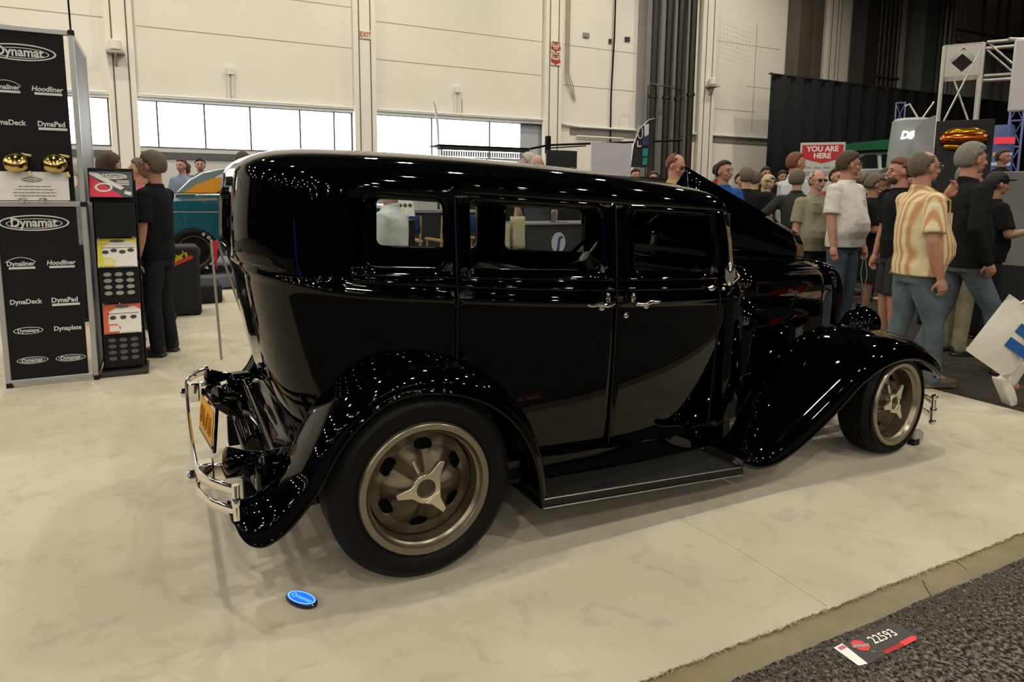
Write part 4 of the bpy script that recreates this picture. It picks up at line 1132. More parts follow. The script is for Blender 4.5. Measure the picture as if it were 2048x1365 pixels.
def person(label, pos, face, H, top='tshirt', top_m=None, legs='trousers', leg_m=None, sk='fair', hair='brown', style='short', belly=0.0, armR=None, armL=None, stride=0.0, head_turn=0, head_down=0, glasses=None, cap=None, near=False, beard=None, shoe_c=(.02, .02, .02), lean=0, group=None, seated=False, extras=None, build=1.0, only_top=False):
    """face: heading in degrees (world). armR/armL: (elbow, wrist) offsets from shoulder in local axes"""
    s = H/1.78
    root = empty('person', label, 'person', (pos[0], pos[1], pos[2] if len(pos) > 2 else 0), R(face), group)
    vox = .0075 if near else .014
    g = build
    sh_w = .182*s*(1+.35*(g-1)); hipz = .93*s
    # arms
    def arm(side, spec):
        sh = Vector((.0+lean*.3, -side*sh_w, 1.415*s))
        if spec is None: spec = ((.02, .05, -.29), (.07, .06, -.54))
        e_ = sh+Vector((spec[0][0], -side*spec[0][1], spec[0][2]))*s; w_ = sh+Vector((spec[1][0], -side*spec[1][1], spec[1][2]))*s
        return sh, e_, w_
    arms = [(1, arm(1, armR)), (-1, arm(-1, armL))]
    kn = []
    for side in (1, -1):
        st = stride*side
        hip = Vector((0, -side*.078*s, .90*s)); ank = Vector((st*.42*s-(.0), -side*.11*s, .085*s)); pit = R(62)*min(1, max(0, -st)*1.5)
        if st < 0: ank = Vector((st*.42*s+.13*s-.13*s*math.cos(pit)+.07*s*math.sin(pit), -side*.11*s, .018*s+.13*s*math.sin(pit)+.067*s*math.cos(pit)))
        knee = (hip+ank)/2+Vector((.03*s+(.05*s*abs(st)), 0, .02*s))
        if seated: knee = hip+Vector((.42*s, -side*.06*s, .02*s)); ank = knee+Vector((-.02*s, 0, -.42*s))
        kn.append((side, hip, knee, ank, st if seated or st >= 0 else -pit*10))
    hx = lean*.45
    # --- body: one continuous surface (head, neck, arms, hands, legs inside the clothes)
    mb = MB(); Rt = Matrix.Rotation(R(head_turn), 3, 'Z') @ Matrix.Rotation(R(head_down), 3, 'Y')
    hc = Vector((hx+.015*s, 0, 1.665*s))
    def hp(x, y, z): return hc+(Rt @ Vector((x, y, z)))*s
    RT3 = Rt
    mb.ell(hp(-.005, 0, .012), .097*s, .077*s, .103*s, 18, 14, T=RT3)
    mb.ell(hp(.022, 0, -.052), .068*s, .058*s*(1+.15*(g-1)), .058*s, 14, 10, T=RT3)
    mb.ell(hp(.062, 0, -.088), .024*s, .026*s, .018*s, 10, 8, T=RT3)
    mb.tube([hp(.085, 0, .018), hp(.104, 0, -.012), hp(.112, 0, -.030), hp(.090, 0, -.038)], [.009*s, .012*s, .015*s, .012*s], 8)
    mb.ell(hp(.078, 0, .028), .020*s, .050*s, .010*s, 10, 6, T=RT3)
    for q in (-1, 1):
        mb.ell(hp(-.002, q*.083, -.010), .021*s, .010*s, .033*s, 10, 8, T=RT3); mb.ell(hp(.062, q*.038, -.032), .026*s, .024*s, .020*s, 8, 6, T=RT3)
    mb.ell(hp(.088, 0, -.060), .012*s, .024*s, .010*s, 8, 6, T=RT3)
    mb.tube([(hx*.6, 0, 1.42*s), hc+Vector((-.018*s, 0, -.06*s))], [.066*s*g**.5, .056*s*g**.5], 12)
    loft(mb, [(0, 0, .90*s, .09*s, .13*s), (hx*.3, 0, 1.2*s, .08*s, .13*s), (hx*.6, 0, 1.40*s, .07*s, .15*s), (hx*.6, 0, 1.47*s, .04*s, .08*s)], 12)
    for side, (sh, e_, w_) in arms:
        mb.caps_tube([Vector((hx*.6, -side*.08*s, 1.42*s)), sh, (sh+e_)/2, e_], [.05*s, .048*s*g**.5, .046*s*g**.5, .040*s*g**.5], 12)
        m_ = e_.lerp(w_, .35)
        mb.caps_tube([e_, m_, w_], [.040*s*g**.5, .041*s*g**.5, .027*s], 12)
        fist = armR is not None and side == 1 or armL is not None and side == -1
        hand(mb, w_, (w_-e_), side, s, curl=.75 if fist else .45, palm=Vector((0, side*1.0, 0)) if w_.z < 1.1*s else Vector((-.4, side*.4, .4)), fist=False)
    for side, hip, knee, ank, st in kn:
        mb.caps_tube([hip, knee, ank], [.07*s, .05*s, .036*s], 10)
        mb.caps_tube([ank, ank+(Vector((.05*s, 0, -.04*s)) if st < 0 else Vector((.10*s, 0, -.03*s)))], [.035*s, .03*s], 8)
    b = mb.build('body', skin(sk), root, smooth=180); remesh(b, vox)
    # --- face details
    f = MB()
    for q in (-1, 1): f.ell(hp(.083, q*.032, .004), .010*s, .013*s, .0055*s, 8, 6, T=RT3)
    f.build('eyes', mat('eye_dark', (.03, .02, .016), .3), b)
    f = MB(); f.ell(hp(.0975, 0, -.061), .006*s, .022*s, .0045*s, 8, 6, T=RT3); f.build('mouth', mat('lips', (.24, .07, .06), .5), b)
    hm = mat('hair_'+hair, hair_c.get(hair, (.1, .1, .1)), .75, noise=(60, .4), bump=(70, .8, .006))
    if near or style != 'bald':
        f = MB()
        for q in (-1, 1): f.ell(hp(.092, q*.033, .028), .006*s, .018*s, .004*s, 8, 6, T=RT3)
        f.build('eyebrows', hm, b)
    # --- hair: shell over the skull
    def shell(fn, name, m_, th=.010, T_=.012):
        f = MB(); n = 40; m2 = 22; rows = []; mask = []
        for i in range(m2+1):
            t = PI*.80*i/m2; row = []; mk = []
            for k in range(n):
                a = 2*PI*k/n
                d = Vector((math.sin(t)*math.cos(a), math.sin(t)*math.sin(a), math.cos(t)))
                v_ = fn(d); th_ = -1 if v_ < 0 else .0005+T_*min(1, v_/.22)**.7
                p = Vector((-.005+d.x*(.097+th_), d.y*(.077+th_), .012+d.z*(.103+th_)))
                row.append(hc+(Rt @ p)*s); mk.append(th_ > 0)
            rows.append(row); mask.append(mk)
        def sk_(i, j): return not (mask[i][j] and mask[i+1][j] and mask[i][(j+1) % n] and mask[i+1][(j+1) % n])
        f.grid(rows, closed_u=True, skip=sk_)
        if f.f: o = f.build(name, m_, b, smooth=180); so = o.modifiers.new('s', 'SOLIDIFY'); so.thickness = th*s; so.offset = -1
    def sides(d, x0, a=.06, k=.36):
        u = min(1, max(0, (-.10-d.x)/.22)); return min(x0-d.x, d.z-(.10-.72*u))
    if style == 'short': shell(lambda d: max(d.z-(.36+.30*max(0, d.x)), sides(d, .24)), 'hair', hm, T_=.013)
    elif style == 'full': shell(lambda d: max(d.z-(.26+.34*max(0, d.x))+.05*math.sin(8*d.y), sides(d, .30, .03, .42)), 'hair', hm, T_=.015)
    elif style == 'balding': shell(lambda d: min(max(sides(d, .28, .06, .42), -d.x-.62), .66-d.z+1.2*max(0, -d.x-.15)), 'hair', hm, T_=.009)
    elif style == 'long': shell(lambda d: max(min(d.z-.10, .80-d.x), .25-d.x), 'hair', hm, T_=.028)
    elif style == 'crop': shell(lambda d: max(d.z-(.40+.34*max(0, d.x)), sides(d, .14)), 'hair', hm, T_=.008)
    if style == 'long':
        f = MB(); f.caps_tube([hp(-.05, 0, -.02), hp(-.07, 0, -.12), hp(-.06, 0, -.22)], [.07*s, .075*s, .05*s], 14); f.build('hair', hm, b)
    if beard:
        f = MB(); f.ell(hp(.050, 0, -.078), .048*s, .052*s, .045*s, 14, 10, T=RT3); f.build('beard', mat('hair_'+beard, hair_c[beard], .8), b)
    if glasses:
        f = MB(); gm = mat('glasses_'+glasses, (.02, .02, .02) if glasses != 'wire' else (.25, .2, .15), .3, metal=.3)
        zz = .085 if glasses == 'on_head' else .004; xx = .07 if glasses == 'on_head' else .104
        for q in (-1, 1):
            pts = [hp(xx, q*.034+.022*math.cos(a_*PI/5), zz+.015*math.sin(a_*PI/5)) for a_ in range(10)]
            f.tube(pts, .0026*s, 5, closed=True); f.tube([hp(xx, q*.056, zz+.004), hp(.0, q*.087, zz+.006)], .0026*s, 5)
        f.tube([hp(xx, -.012, zz+.004), hp(xx, .012, zz+.004)], .002*s, 5); f.build('glasses', gm, b)
        if glasses in ('dark', 'on_head'):
            f = MB()
            for q in (-1, 1): f.ell(hp(xx, q*.034, zz), .004*s, .021*s, .014*s, 10, 6, T=RT3)
            f.build('lenses', mat('dark_lens', (.01, .01, .012), .1), b)
    if cap:
        f = MB(); f.ell(hp(-.005, 0, .045), .108*s, .089*s, .085*s, 18, 10, T=RT3); f.ell(hp(.125, 0, .042), .065*s, .065*s, .008*s, 16, 6, T=RT3); f.build('cap', cloth('cap_'+cap[0], cap[1]), b)
    # --- top garment
    tm = top_m; bl = belly*s
    hem = (.86 if top in ('tshirt', 'shirt') else .84)*s
    mb = MB()
    gx, gy = .115*s*g, .165*s*g
    loft(mb, [(.0+bl*.22, 0, hem, gx*1.0+bl*.28, gy*1.04+bl*.22), (bl*.30, 0, .94*s, gx*1.0+bl*.40, gy*1.04+bl*.28), (.01*s+bl*.50, 0, 1.02*s, gx*1.0+bl*.62, gy*1.03+bl*.33), (hx*.3+bl*.55, 0, 1.10*s, gx+bl*.7, gy+bl*.32), (hx*.4+bl*.3, 0, 1.22*s, gx*1.0+bl*.45, gy*1.03+bl*.18), (hx*.55+bl*.1, 0, 1.34*s, gx*1.02+bl*.1, gy*1.08), (hx*.6, 0, 1.41*s, gx*.90, gy*1.06), (hx*.6, 0, 1.455*s, gx*.72, gy*.84), (hx*.6, 0, 1.49*s, gx*.58, gy*.56), (hx*.65, 0, 1.515*s, .072*s*g**.5, .078*s*g**.5)], 22)
    long_ = top in ('jacket', 'longshirt')
    for side, (sh, e_, w_) in arms:
        r0 = .070*s*g**.5
        if long_: mb.caps_tube([Vector((hx*.6, -side*.09*s, 1.41*s)), sh, (sh+e_)/2, e_, (e_+w_)/2, w_], [.072*s, r0, .066*s*g**.5, .058*s*g**.5, .053*s, .042*s], 14)
        else:
            q = sh.lerp(e_, .80); mb.caps_tube([Vector((hx*.6, -side*.09*s, 1.415*s)), sh], [.066*s, .066*s*g**.5], 12); mb.tube([sh, sh.lerp(e_, .15), sh.lerp(e_, .45), q], [.060*s*g**.5, r0, r0*1.04, r0*1.10], 14)
    o = mb.build('jacket' if top == 'jacket' else 'tshirt' if top == 'tshirt' else 'shirt', tm, root, smooth=180); remesh(o, vox*1.15, 3)
    if top in ('shirt', 'jacket', 'longshirt'):
        f = MB(); f.tube([(hx*.65+math.cos(a)*.066*s*g**.5, math.sin(a)*.070*s*g**.5, (1.505+.015*-math.cos(a))*s) for a in [R(q) for q in range(35, 326, 20)]], .011*s, 8, sx=.5, sy=1.6, upv=(0, 0, 1))
        f.build('collar', tm, o)
    # --- legs and shoes
    if only_top: return root, o, arms, hc, s
    mb = MB()
    loft(mb, [(0, 0, .80*s, .10*s*g, .15*s*g), (0, 0, .86*s, .108*s*g, .155*s*g), (bl*.1, 0, .93*s, .100*s*g+bl*.1, .145*s*g), (bl*.1, 0, 1.0*s, .09*s*g, .13*s*g)], 18)
    for side, hip, knee, ank, st in kn:
        if legs == 'shorts': mb.tube([hip, hip.lerp(knee, .5), knee], [.092*s*g, .09*s*g, .085*s*g], 14)
        else: mb.caps_tube([hip, hip.lerp(knee, .5), knee, knee.lerp(ank, .5), ank+Vector((-.005, 0, -.01))], [.090*s*g, .088*s*g, .072*s*g**.5, .066*s, .062*s], 14)
    q = mb.build('shorts' if legs == 'shorts' else 'trousers', leg_m or denim, root, smooth=180); remesh(q, vox*1.2, 3)
    sm = mat('shoe_%d_%d' % (int(shoe_c[0]*100), int(shoe_c[2]*100)), shoe_c, .5)
    for side, hip, knee, ank, st in kn:
        pit = -st/10 if st < 0 else 0
        Tf = Matrix.Translation(ank) @ Matrix.Rotation(pit, 4, 'Y') @ Matrix.Translation((-ank.x, -ank.y, -ank.z))
        f = MB(Tf); z0 = ank.z-.085*s
        f.ell((ank.x+.06*s, ank.y, z0+.045*s), .135*s, .048*s, .042*s, 16, 8); f.ell((ank.x-.02*s, ank.y, z0+.07*s), .055*s, .042*s, .055*s, 12, 8); f.box(ank.x-.07*s, ank.x+.17*s, ank.y-.042*s, ank.y+.042*s, z0+.002, z0+.022*s)
        o2 = f.build('shoe', sm, root, smooth=180); remesh(o2, .010, 1)
    return root, o, arms, hc, s
IMG = -27.0 # heading of image right
def lanyard(root, o, s, hx=0, belly=0, colour='lanyard_dark', cc=(.03, .03, .05)):
    f = MB(); x1 = .130*s+belly*s*.72
    f.tube([(hx*.6+.0, .06*s, 1.53*s), (x1*.92, .045*s, 1.42*s), (x1, .02*s, 1.33*s)], .006*s, 6, sx=.3, sy=1.4); f.tube([(hx*.6, -.06*s, 1.53*s), (x1*.92, -.04*s, 1.42*s), (x1, -.02*s, 1.33*s)], .006*s, 6, sx=.3, sy=1.4)
    L = f.build('lanyard', mat(colour, cc, .6), o)
    f = MB(); f.box(x1+.0*s, x1+.006*s, -.045*s, .045*s, 1.20*s, 1.33*s); f.build('badge', mat('badge_card', (.62, .60, .52), .5), L, smooth=0)
white_tee = cloth('white_tee_cotton', (.62, .60, .57)); black_tee = cloth('black_cotton', (.010, .010, .012))
# striped shirt material: soft vertical orange and cream stripes in object space
def stripe_mat():
    mt = bpy.data.materials.new('striped_shirt_cloth'); mt.use_nodes = True; nt = mt.node_tree; b = nt.nodes['Principled BSDF']; b.inputs['Roughness'].default_value = .7
    tc = nt.nodes.new('ShaderNodeTexCoord'); wv = nt.nodes.new('ShaderNodeTexWave'); wv.inputs['Scale'].default_value = 12; wv.inputs['Distortion'].default_value = .9; wv.inputs['Detail'].default_value = 2; wv.inputs['Detail Scale'].default_value = 1.2
    wv.bands_direction = 'DIAGONAL'; mp = nt.nodes.new('ShaderNodeMapping'); mp.inputs['Scale'].default_value = (1, 1, .0)
    nt.links.new(tc.outputs['Object'], mp.inputs['Vector']); nt.links.new(mp.outputs['Vector'], wv.inputs['Vector'])
    rp = nt.nodes.new('ShaderNodeValToRGB'); e_ = rp.color_ramp.elements; e_[0].position = .15; e_[0].color = (.50, .26, .11, 1); e_[1].position = .75; e_[1].color = (.66, .57, .37, 1)
    n_ = e_.new(.45); n_.color = (.60, .43, .21, 1); nt.links.new(wv.outputs['Fac'], rp.inputs['Fac']); nt.links.new(rp.outputs['Color'], b.inputs['Base Color'])
    n2 = nt.nodes.new('ShaderNodeTexNoise'); n2.inputs['Scale'].default_value = 9; bp = nt.nodes.new('ShaderNodeBump'); bp.inputs['Strength'].default_value = .5; bp.inputs['Distance'].default_value = .03
    nt.links.new(tc.outputs['Object'], n2.inputs['Vector']); nt.links.new(n2.outputs['Fac'], bp.inputs['Height']); nt.links.new(bp.outputs['Normal'], b.inputs['Normal'])
    return mt
# --- the crowd on the right, nearest first
r_, o_, a_, hc_, s_ = person('person in a yellow and orange striped short sleeved shirt with wire glasses and a badge', (4.22, .07), IMG+2, 1.75, 'shirt', stripe_mat(), 'trousers', denim_l, 'ruddy', 'greybrown', 'balding', belly=.11, build=1.10, armR=((-.03, .05, -.29), (.05, .05, -.56)), armL=((.10, .02, -.26), (.25, -.10, .03)), stride=.35, glasses='wire', near=True, shoe_c=(.10, .085, .06))
lanyard(r_, o_, s_, belly=.13, colour='lanyard_yellow', cc=(.5, .35, .05))
r_, o_, a_, hc_, s_ = person('person in a black jacket and light jeans striding right with sunglasses on grey hair', (4.97, .17), IMG, 1.84, 'jacket', cloth('black_jacket_cloth', (.014, .014, .013)), 'trousers', denim_l, 'ruddy', 'grey', 'full', belly=.07, armR=((-.06, .05, -.28), (.06, .04, -.52)), stride=.75, glasses='on_head', near=True, shoe_c=(.03, .02, .02))
r_, o_, a_, hc_, s_ = person('person in a white printed t-shirt and jeans with thick brown hair looking right', (5.53, 1.69), IMG-58, 1.87, 'tshirt', white_tee, 'trousers', denim, 'ruddy', 'brown', 'full', belly=.09, build=1.12, head_turn=50, near=True, glasses='wire', shoe_c=(.05, .05, .05))
f = MB(); T = plane_T((.182, .05, 1.33), (-.10, 1, 0), (1, .10, .08))
for k in range(7): rect(f, T, -.05+.015*(k % 3), .05-.01*(k % 2), -.06+.018*k, -.052+.018*k, 0)
f.tube([(.26+.02, .12, 1.48), (.30, .12, 1.47)], .004, 4)
for v_i in range(0): pass
o = f.build('shirt_print', mat('pink_print', (.55, .30, .28), .7), o_, smooth=0); o['kind'] = 'stuff'
f = MB(); f.tube([(.10, .27, .80), (.13, .28, .6), (.10, .29, .42), (.06, .28, .6), (.08, .27, .80)], .004, 6); o = f.build('bag_cord', mat('white_cord', (.5, .5, .5), .5), r_)
r_, o_, a_, hc_, s_ = person('person with white moustache in a khaki fishing shirt and dark trousers facing the camera', (5.66, 2.16), IMG-80, 1.70, 'shirt', cloth('khaki_cloth', (.24, .235, .165)), 'trousers', dark_t, 'ruddy', 'white', 'balding', belly=.10, build=1.1, glasses='dark', near=True, beard=None, armL=((.08, .06, -.26), (.26, -.05, -.10)))
f = MB(); f.ell(hc_+Vector((.100, 0, -.046))*s_, .010, .034, .010); f.build('moustache', mat('hair_white'), o_)
f = MB(); f.box(.16, .20, .05, .15, 1.24, 1.36); f.box(.16, .20, -.15, -.05, 1.24, 1.36); f.build('chest_pockets', mat('khaki_cloth'), o_, bevel=.01)
person('person in a long sleeved white shirt standing left of the red map sign', (6.48, 3.18), IMG+15, 1.97, 'longshirt', cloth('white_dress_shirt', (.55, .57, .60)), 'trousers', dark_t, 'ruddy', 'red', 'crop', belly=.03, head_turn=-10, near=True)
person('person in a dark grey jacket seen from behind beside the white shirt', (6.03, 2.74), IMG+70, 1.73, 'jacket', cloth('charcoal_jacket', (.035, .037, .034)), 'trousers', dark_t, 'fair', 'greybrown', 'short', head_turn=-20, armL=((.02, .22, -.22), (.16, .14, -.38)))
person('person in dark clothes with red brown hair and beard behind the striped shirt', (5.31, .96), IMG+175, 1.77, 'tshirt', black_tee, 'shorts', mat('shorts_black', (.012, .012, .014), .8), 'ruddy', 'red', 'short', beard='brown', near=True)
r_, o_, a_, hc_, s_ = person('person in a black t-shirt and shorts holding a red bottle behind the beard', (6.2, 1.86), IMG-30, 1.66, 'tshirt', black_tee, 'shorts', mat('shorts_black'), 'tan', 'greybrown', 'short', head_turn=20, head_down=15, armR=((.05, .03, -.28), (.26, -.03, -.20)), near=True)
def hold(root, wr, build_fn, name, label, cat):
    """thing held in a hand: its own object at the hand's place"""
    M_ = Matrix.Translation(root.location) @ Matrix.Rotation(root.rotation_euler[2], 4, 'Z')
    o = build_fn(M_ @ wr); tag(o, label, cat); return o
def bottle(p, m_, nm='red_bottle'):
    f = MB(); f.lathe([(0, -.10), (.034, -.10), (.036, -.08), (.036, .06), (.030, .09), (.016, .11), (.016, .13), (0, .13)], tuple(p), (0, 0, 1), 16); return f.build(nm, m_)
hold(r_, a_[0][1][2]+Vector((.10, .02, .05)), lambda p: bottle(p, mat('red_bottle_plastic', (.55, .02, .03), .25)), 'bottle', 'red drinks bottle held beside the striped shirt', 'bottle')
r_, o_, a_, hc_, s_ = person('person in a black cap and black polo holding a pale paper cup', (6.47, .76), IMG-10, 1.66, 'tshirt', black_tee, 'trousers', dark_t, 'tan', 'dark', 'short', cap=('black', (.012, .012, .013)), belly=.05, armR=((.04, .08, -.27), (.28, .0, -.22)), near=True)
def cup(p):
    f = MB(); f.lathe([(0, -.06), (.036, -.06), (.048, .075), (.050, .08), (0, .08)], tuple(p), (0, 0, 1), 20); return f.build('paper_cup', mat('paper_cup_white', (.55, .56, .50), .6))
hold(r_, a_[0][1][2]+Vector((.12, .0, .05)), cup, 'cup', 'pale paper cup held by the person in the black cap', 'cup')
person('person with grey moustache half hidden behind the black jacket', (5.62, .54), IMG-5, 1.71, 'tshirt', cloth('navy_polo', (.018, .018, .028)), 'trousers', cloth('khaki_trousers', (.25, .23, .15)), 'ruddy', 'grey', 'short', beard='grey')
r_, o_, a_, hc_, s_ = person('person in a dark plaid shirt and jeans cut off by the right frame edge', (5.85, -.06), IMG, 1.80, 'longshirt', cloth('dark_plaid', (.05, .032, .035), noise=(14, .7)), 'trousers', denim, 'ruddy', 'dark', 'short', stride=.3, armR=((.05, .10, -.28), (.10, .08, -.50)))
# walker at the right edge: leg with a white trainer and a big white bag
r_, o_, a_, hc_, s_ = person('person in red shorts with white socks and white trainers at the right frame edge', (4.52, -.75), IMG+5, 1.78, 'tshirt', cloth('dark_tee', (.03, .03, .035)), 'shorts', cloth('red_shorts', (.55, .01, .02)), 'ruddy', 'brown', 'short', stride=.80, shoe_c=(.66, .64, .58), armR=((.0, .14, -.28), (.04, .16, -.50)))

for k, ch_ in enumerate([c_ for c_ in r_.children if c_.name.startswith('shoe')]):
    side = 1 if k == 0 else -1; st = .80*side; pit = R(62)*min(1, max(0, -st)*1.5)
    ank = Vector((st*.42, -side*.11, .085)) if st > 0 else Vector((st*.42+.13-.13*math.cos(pit)+.07*math.sin(pit), -side*.11, .018+.13*math.sin(pit)+.067*math.cos(pit)))
    hip = Vector((0, -side*.078, .90)); knee = (hip+ank)/2+Vector((.03+.05*(abs(st) if st > 0 else 10*pit), 0, .02)); d = (knee-ank).normalized()
    knee = (hip+ank)/2+Vector((.03+.05*.8, 0, .02)); d = (knee-ank).normalized()
    f = MB(); f.caps_tube([ank, ank+d*.06, ank+d*.13], [.046, .047, .050], 14); f.build('sock', mat('white_sock', (.55, .53, .46), .9), r_, smooth=180)
# --- the rest of the crowd
def bg(label, pos, face, H, tc, **k):
    k.setdefault('top', 'tshirt'); top = k.pop('top')
    return person(label, pos, face, H, top, cloth('cloth_%02d_%02d_%02d' % tuple(int(x*99) for x in tc), tc), 'trousers', dark_t, **k)
bg('person in a tan shirt and dark glasses looking down behind the raised hood', (4.45, 3.10), IMG-40, 1.88, (.34, .24, .10), sk='ruddy', hair='red', style='balding', glasses='dark', head_down=22, near=True, belly=.08, build=1.1)
bg('person with short black hair in a royal blue shirt behind the raised hood', (5.13, 3.03), IMG-75, 1.82, (.02, .08, .30), sk='tan', hair='dark', style='crop', head_turn=15, near=True, build=1.08)
bg('person with greying hair in black seen from behind, right of the blue shirt', (6.03, 3.55), IMG+95, 1.78, (.012, .012, .014), sk='fair', hair='greybrown', style='full')
bg('balding person in black beyond the greying head', (6.83, 4.17), IMG+60, 1.78, (.016, .012, .012), sk='fair', hair='greybrown', style='balding')
bg('person with white hair turned left above the car roof', (4.10, 5.95), IMG+150, 2.02, (.05, .05, .06), sk='fair', hair='white', style='short')
bg('bald person seen from behind above the car roof', (3.92, 5.38), IMG+90, 1.97, (.06, .06, .07), sk='fair', style='bald')
bg('dark haired person low behind the roof, left of the white board', (6.2, 8.1), IMG+120, 1.92, (.02, .02, .02), sk='tan', hair='dark')
bg('person with sunglasses pushed up beside the riser pipes', (7.6, 8.0), IMG-80, 1.93, (.10, .03, .03), sk='ruddy', hair='dark', style='crop', glasses='on_head')
bg('person in a cap beside the white board', (7.5, 8.6), IMG-60, 1.94, (.03, .03, .03), sk='fair', cap=('dark', (.02, .02, .02)))
bg('person with brown hair under the pipes, right of the sunglasses', (8.6, 8.7), IMG-90, 1.92, (.03, .03, .035), sk='fair', hair='brown', style='full')
bg('person with glasses in the distance beyond the greying head', (8.0, 5.6), IMG-90, 1.80, (.03, .03, .03), sk='fair', hair='dark', glasses='wire')
bg('person with a pale blond head of hair holding a camera', (8.79, 5.73), IMG-60, 1.77, (.03, .02, .02), sk='fair', hair='blond', style='long')
bg('dark haired person in front of the left end of the curtain', (10.2, 7.1), IMG-95, 2.0, (.015, .012, .014), sk='tan', hair='dark')
bg('person in a pink scarf in front of the black curtain', (10.9, 7.3), IMG-95, 1.95, (.20, .10, .12), sk='tan', hair='dark', style='full')
bg('tall person in dark red against the curtain edge', (9.2, 7.4), IMG-60, 2.05, (.22, .02, .02), sk='brown', hair='dark')
bg('person with grey crop between the khaki shirt and the white t-shirt', (7.5, 3.35), IMG-80, 1.80, (.30, .04, .04), sk='ruddy', hair='dark', style='crop')
bg('person with dark hair behind the shoulder of the white t-shirt', (8.1, 3.55), IMG-70, 1.84, (.02, .02, .02), sk='tan', hair='dark')
bg('person in a white bucket hat in the crowd right of the white t-shirt', (8.8, 3.3), IMG-100, 1.80, (.40, .38, .30), sk='fair', hair='brown', cap=('white', (.5, .48, .42)))
bg('person in a grey cap looking down beside the red bottle', (8.0, 2.95), IMG-110, 1.80, (.02, .02, .02), sk='tan', cap=('grey', (.2, .2, .2)), head_down=20)
bg('person in cream jacket deep in the crowd', (9.5, 3.5), IMG+150, 1.85, (.45, .38, .22), sk='fair', hair='brown', style='long', top='jacket')
bg('person beyond the bearded head in dark red', (10.3, 4.1), IMG-90, 1.95, (.12, .03, .03), sk='tan', hair='red')
rr = random.Random(11); pal = [(.02, .02, .022), (.05, .05, .06), (.25, .03, .03), (.30, .28, .24), (.02, .05, .15), (.12, .10, .07)]
words = ['black', 'dark grey', 'red', 'pale', 'navy', 'brown']; hw = ['brown', 'dark', 'grey', 'blond']
spots = [(9.95, 5.45), (10.9, 5.9), (11.8, 6.4), (9.6, 4.5), (11.2, 4.6), (11.0, 6.6), (12.3, 7.4), (8.2, 4.6), (12.6, 4.3), (11.0, 3.6), (8.4, 7.9), (9.8, 8.7), (11.9, 8.3)]
for k, (x, y) in enumerate(spots):
    pc = k % 6; hcx = hw[(k*3+1) % 4]
    bg('distant %s haired person in %s deep in the crowd%s' % (hcx, words[pc], ['', ' near the curtain', ' behind the map sign', ' by the green pickup', ' facing away', ' turned left'][(k*5//6) % 6]), (x, y), IMG+[-90, 90, 170, 10][k % 4], 1.74+.03*(k % 5), pal[pc], sk=['fair', 'tan', 'ruddy', 'brown'][k % 4], hair=hcx, style=['short', 'full', 'long', 'crop'][k % 4] if hcx != 'grey' else 'short')
# --- left side people
r_, o_, a_, hc_, s_ = person('person in a black polo shirt with lanyard and wristwatch by the display rack', (-.83, 3.50), IMG+178, 1.74, 'tshirt', black_tee, 'trousers', dark_t, 'ruddy', 'greybrown', 'full', belly=.04, near=True, glasses='wire', armR=((.10, -.02, -.27), (.30, -.10, -.12)), armL=((.0, .05, -.29), (.06, .06, -.56)))
lanyard(r_, o_, s_, belly=.03)
f = MB(); w_ = a_[1][1][2]; f.lathe([(.034, -.012), (.037, -.012), (.037, .012), (.034, .012)], tuple(w_+Vector((0, 0, .04))), (.1, 0, 1), 20, closed=True); f.build('wristwatch', chrome, r_)
person('person in black with dark hair standing right behind the leaflet rack', (-1.20, 4.15), IMG+75, 1.75, 'tshirt', black_tee, 'trousers', dark_t, 'tan', 'brown', 'full', near=True, armR=((.02, .12, -.27), (.10, .10, -.50)))
bg('person in a red and white shirt between the two people in black', (-.97, 5.15), IMG+185, 1.75, (.50, .16, .18), sk='ruddy', hair='greybrown', style='crop')
bg('grey haired person at the edge of the panel tower', (-1.52, 5.48), IMG+60, 1.74, (.2, .2, .2), sk='fair', hair='white')
bg('person with short brown hair left of the teal coupe roof', (-.45, 10.4, .19), IMG-100, 1.79, (.2, .25, .35), sk='ruddy', hair='brown', style='crop')
bg('person with sunglasses on the head above the teal coupe roof', (-.11, 11.4, .19), IMG-70, 1.85, (.1, .1, .12), sk='ruddy', hair='dark', style='crop', glasses='on_head')
bg('dark haired person seen from behind above the teal coupe roof', (-.38, 11.05, .19), IMG+90, 1.74, (.03, .03, .04), sk='tan', hair='brown', style='full')
bg('tall brown haired person left of the sedan roof corner', (.28, 7.6), IMG+100, 1.98, (.03, .03, .035), sk='ruddy', hair='brown', style='short')
person('person in a crisp white dress shirt seen through the sedan rear window', (.70, 1.75), IMG+165, 1.56, 'longshirt', cloth('crisp_white', (.70, .72, .73)), 'trousers', dark_t, 'ruddy', 'red', 'crop', build=1.1, near=True)
# --- big white carrier bag at the right edge
f = MB(); A = Vector((4.20, -.62, .50)); sx_, sz_ = Vector((math.cos(R(IMG)), math.sin(R(IMG)), 0)), Vector((0, 0, 1))
u_ = (sx_*.55+sz_*.83).normalized(); v_ = (sx_*.83-sz_*.55).normalized(); n_ = u_.cross(v_)
P_ = []
for k in range(9):
    row = []
    for q in range(9):
        a, b2 = (k/8-.5), (q/8-.5); bulge = .045*(1-(2*a)**2)*(1-(2*b2)**2)
        row.append(A+u_*a*.46+v_*(b2*.36)+n_*bulge)
    P_.append(row)
f.grid(P_); f.grid([[p-n_*(2*((p-A).dot(n_))+.0) for p in row] for row in P_]); 
bagm = mat('white_carrier_bag', (.66, .65, .58), .45, bump=(9, .6, .02))
bo = f.build('carrier_bag', bagm, smooth=60); tag(bo, 'big white plastic carrier bag with blue bars swinging at the right edge', 'bag')
f = MB(); T = plane_T(A+n_*-.047+u_*.02, v_, -n_)
f2 = MB(); rect(f2, T, -.02, .15, .02, .09, .0); rect(f2, T, -.02, .15, -.09, -.02, .0)
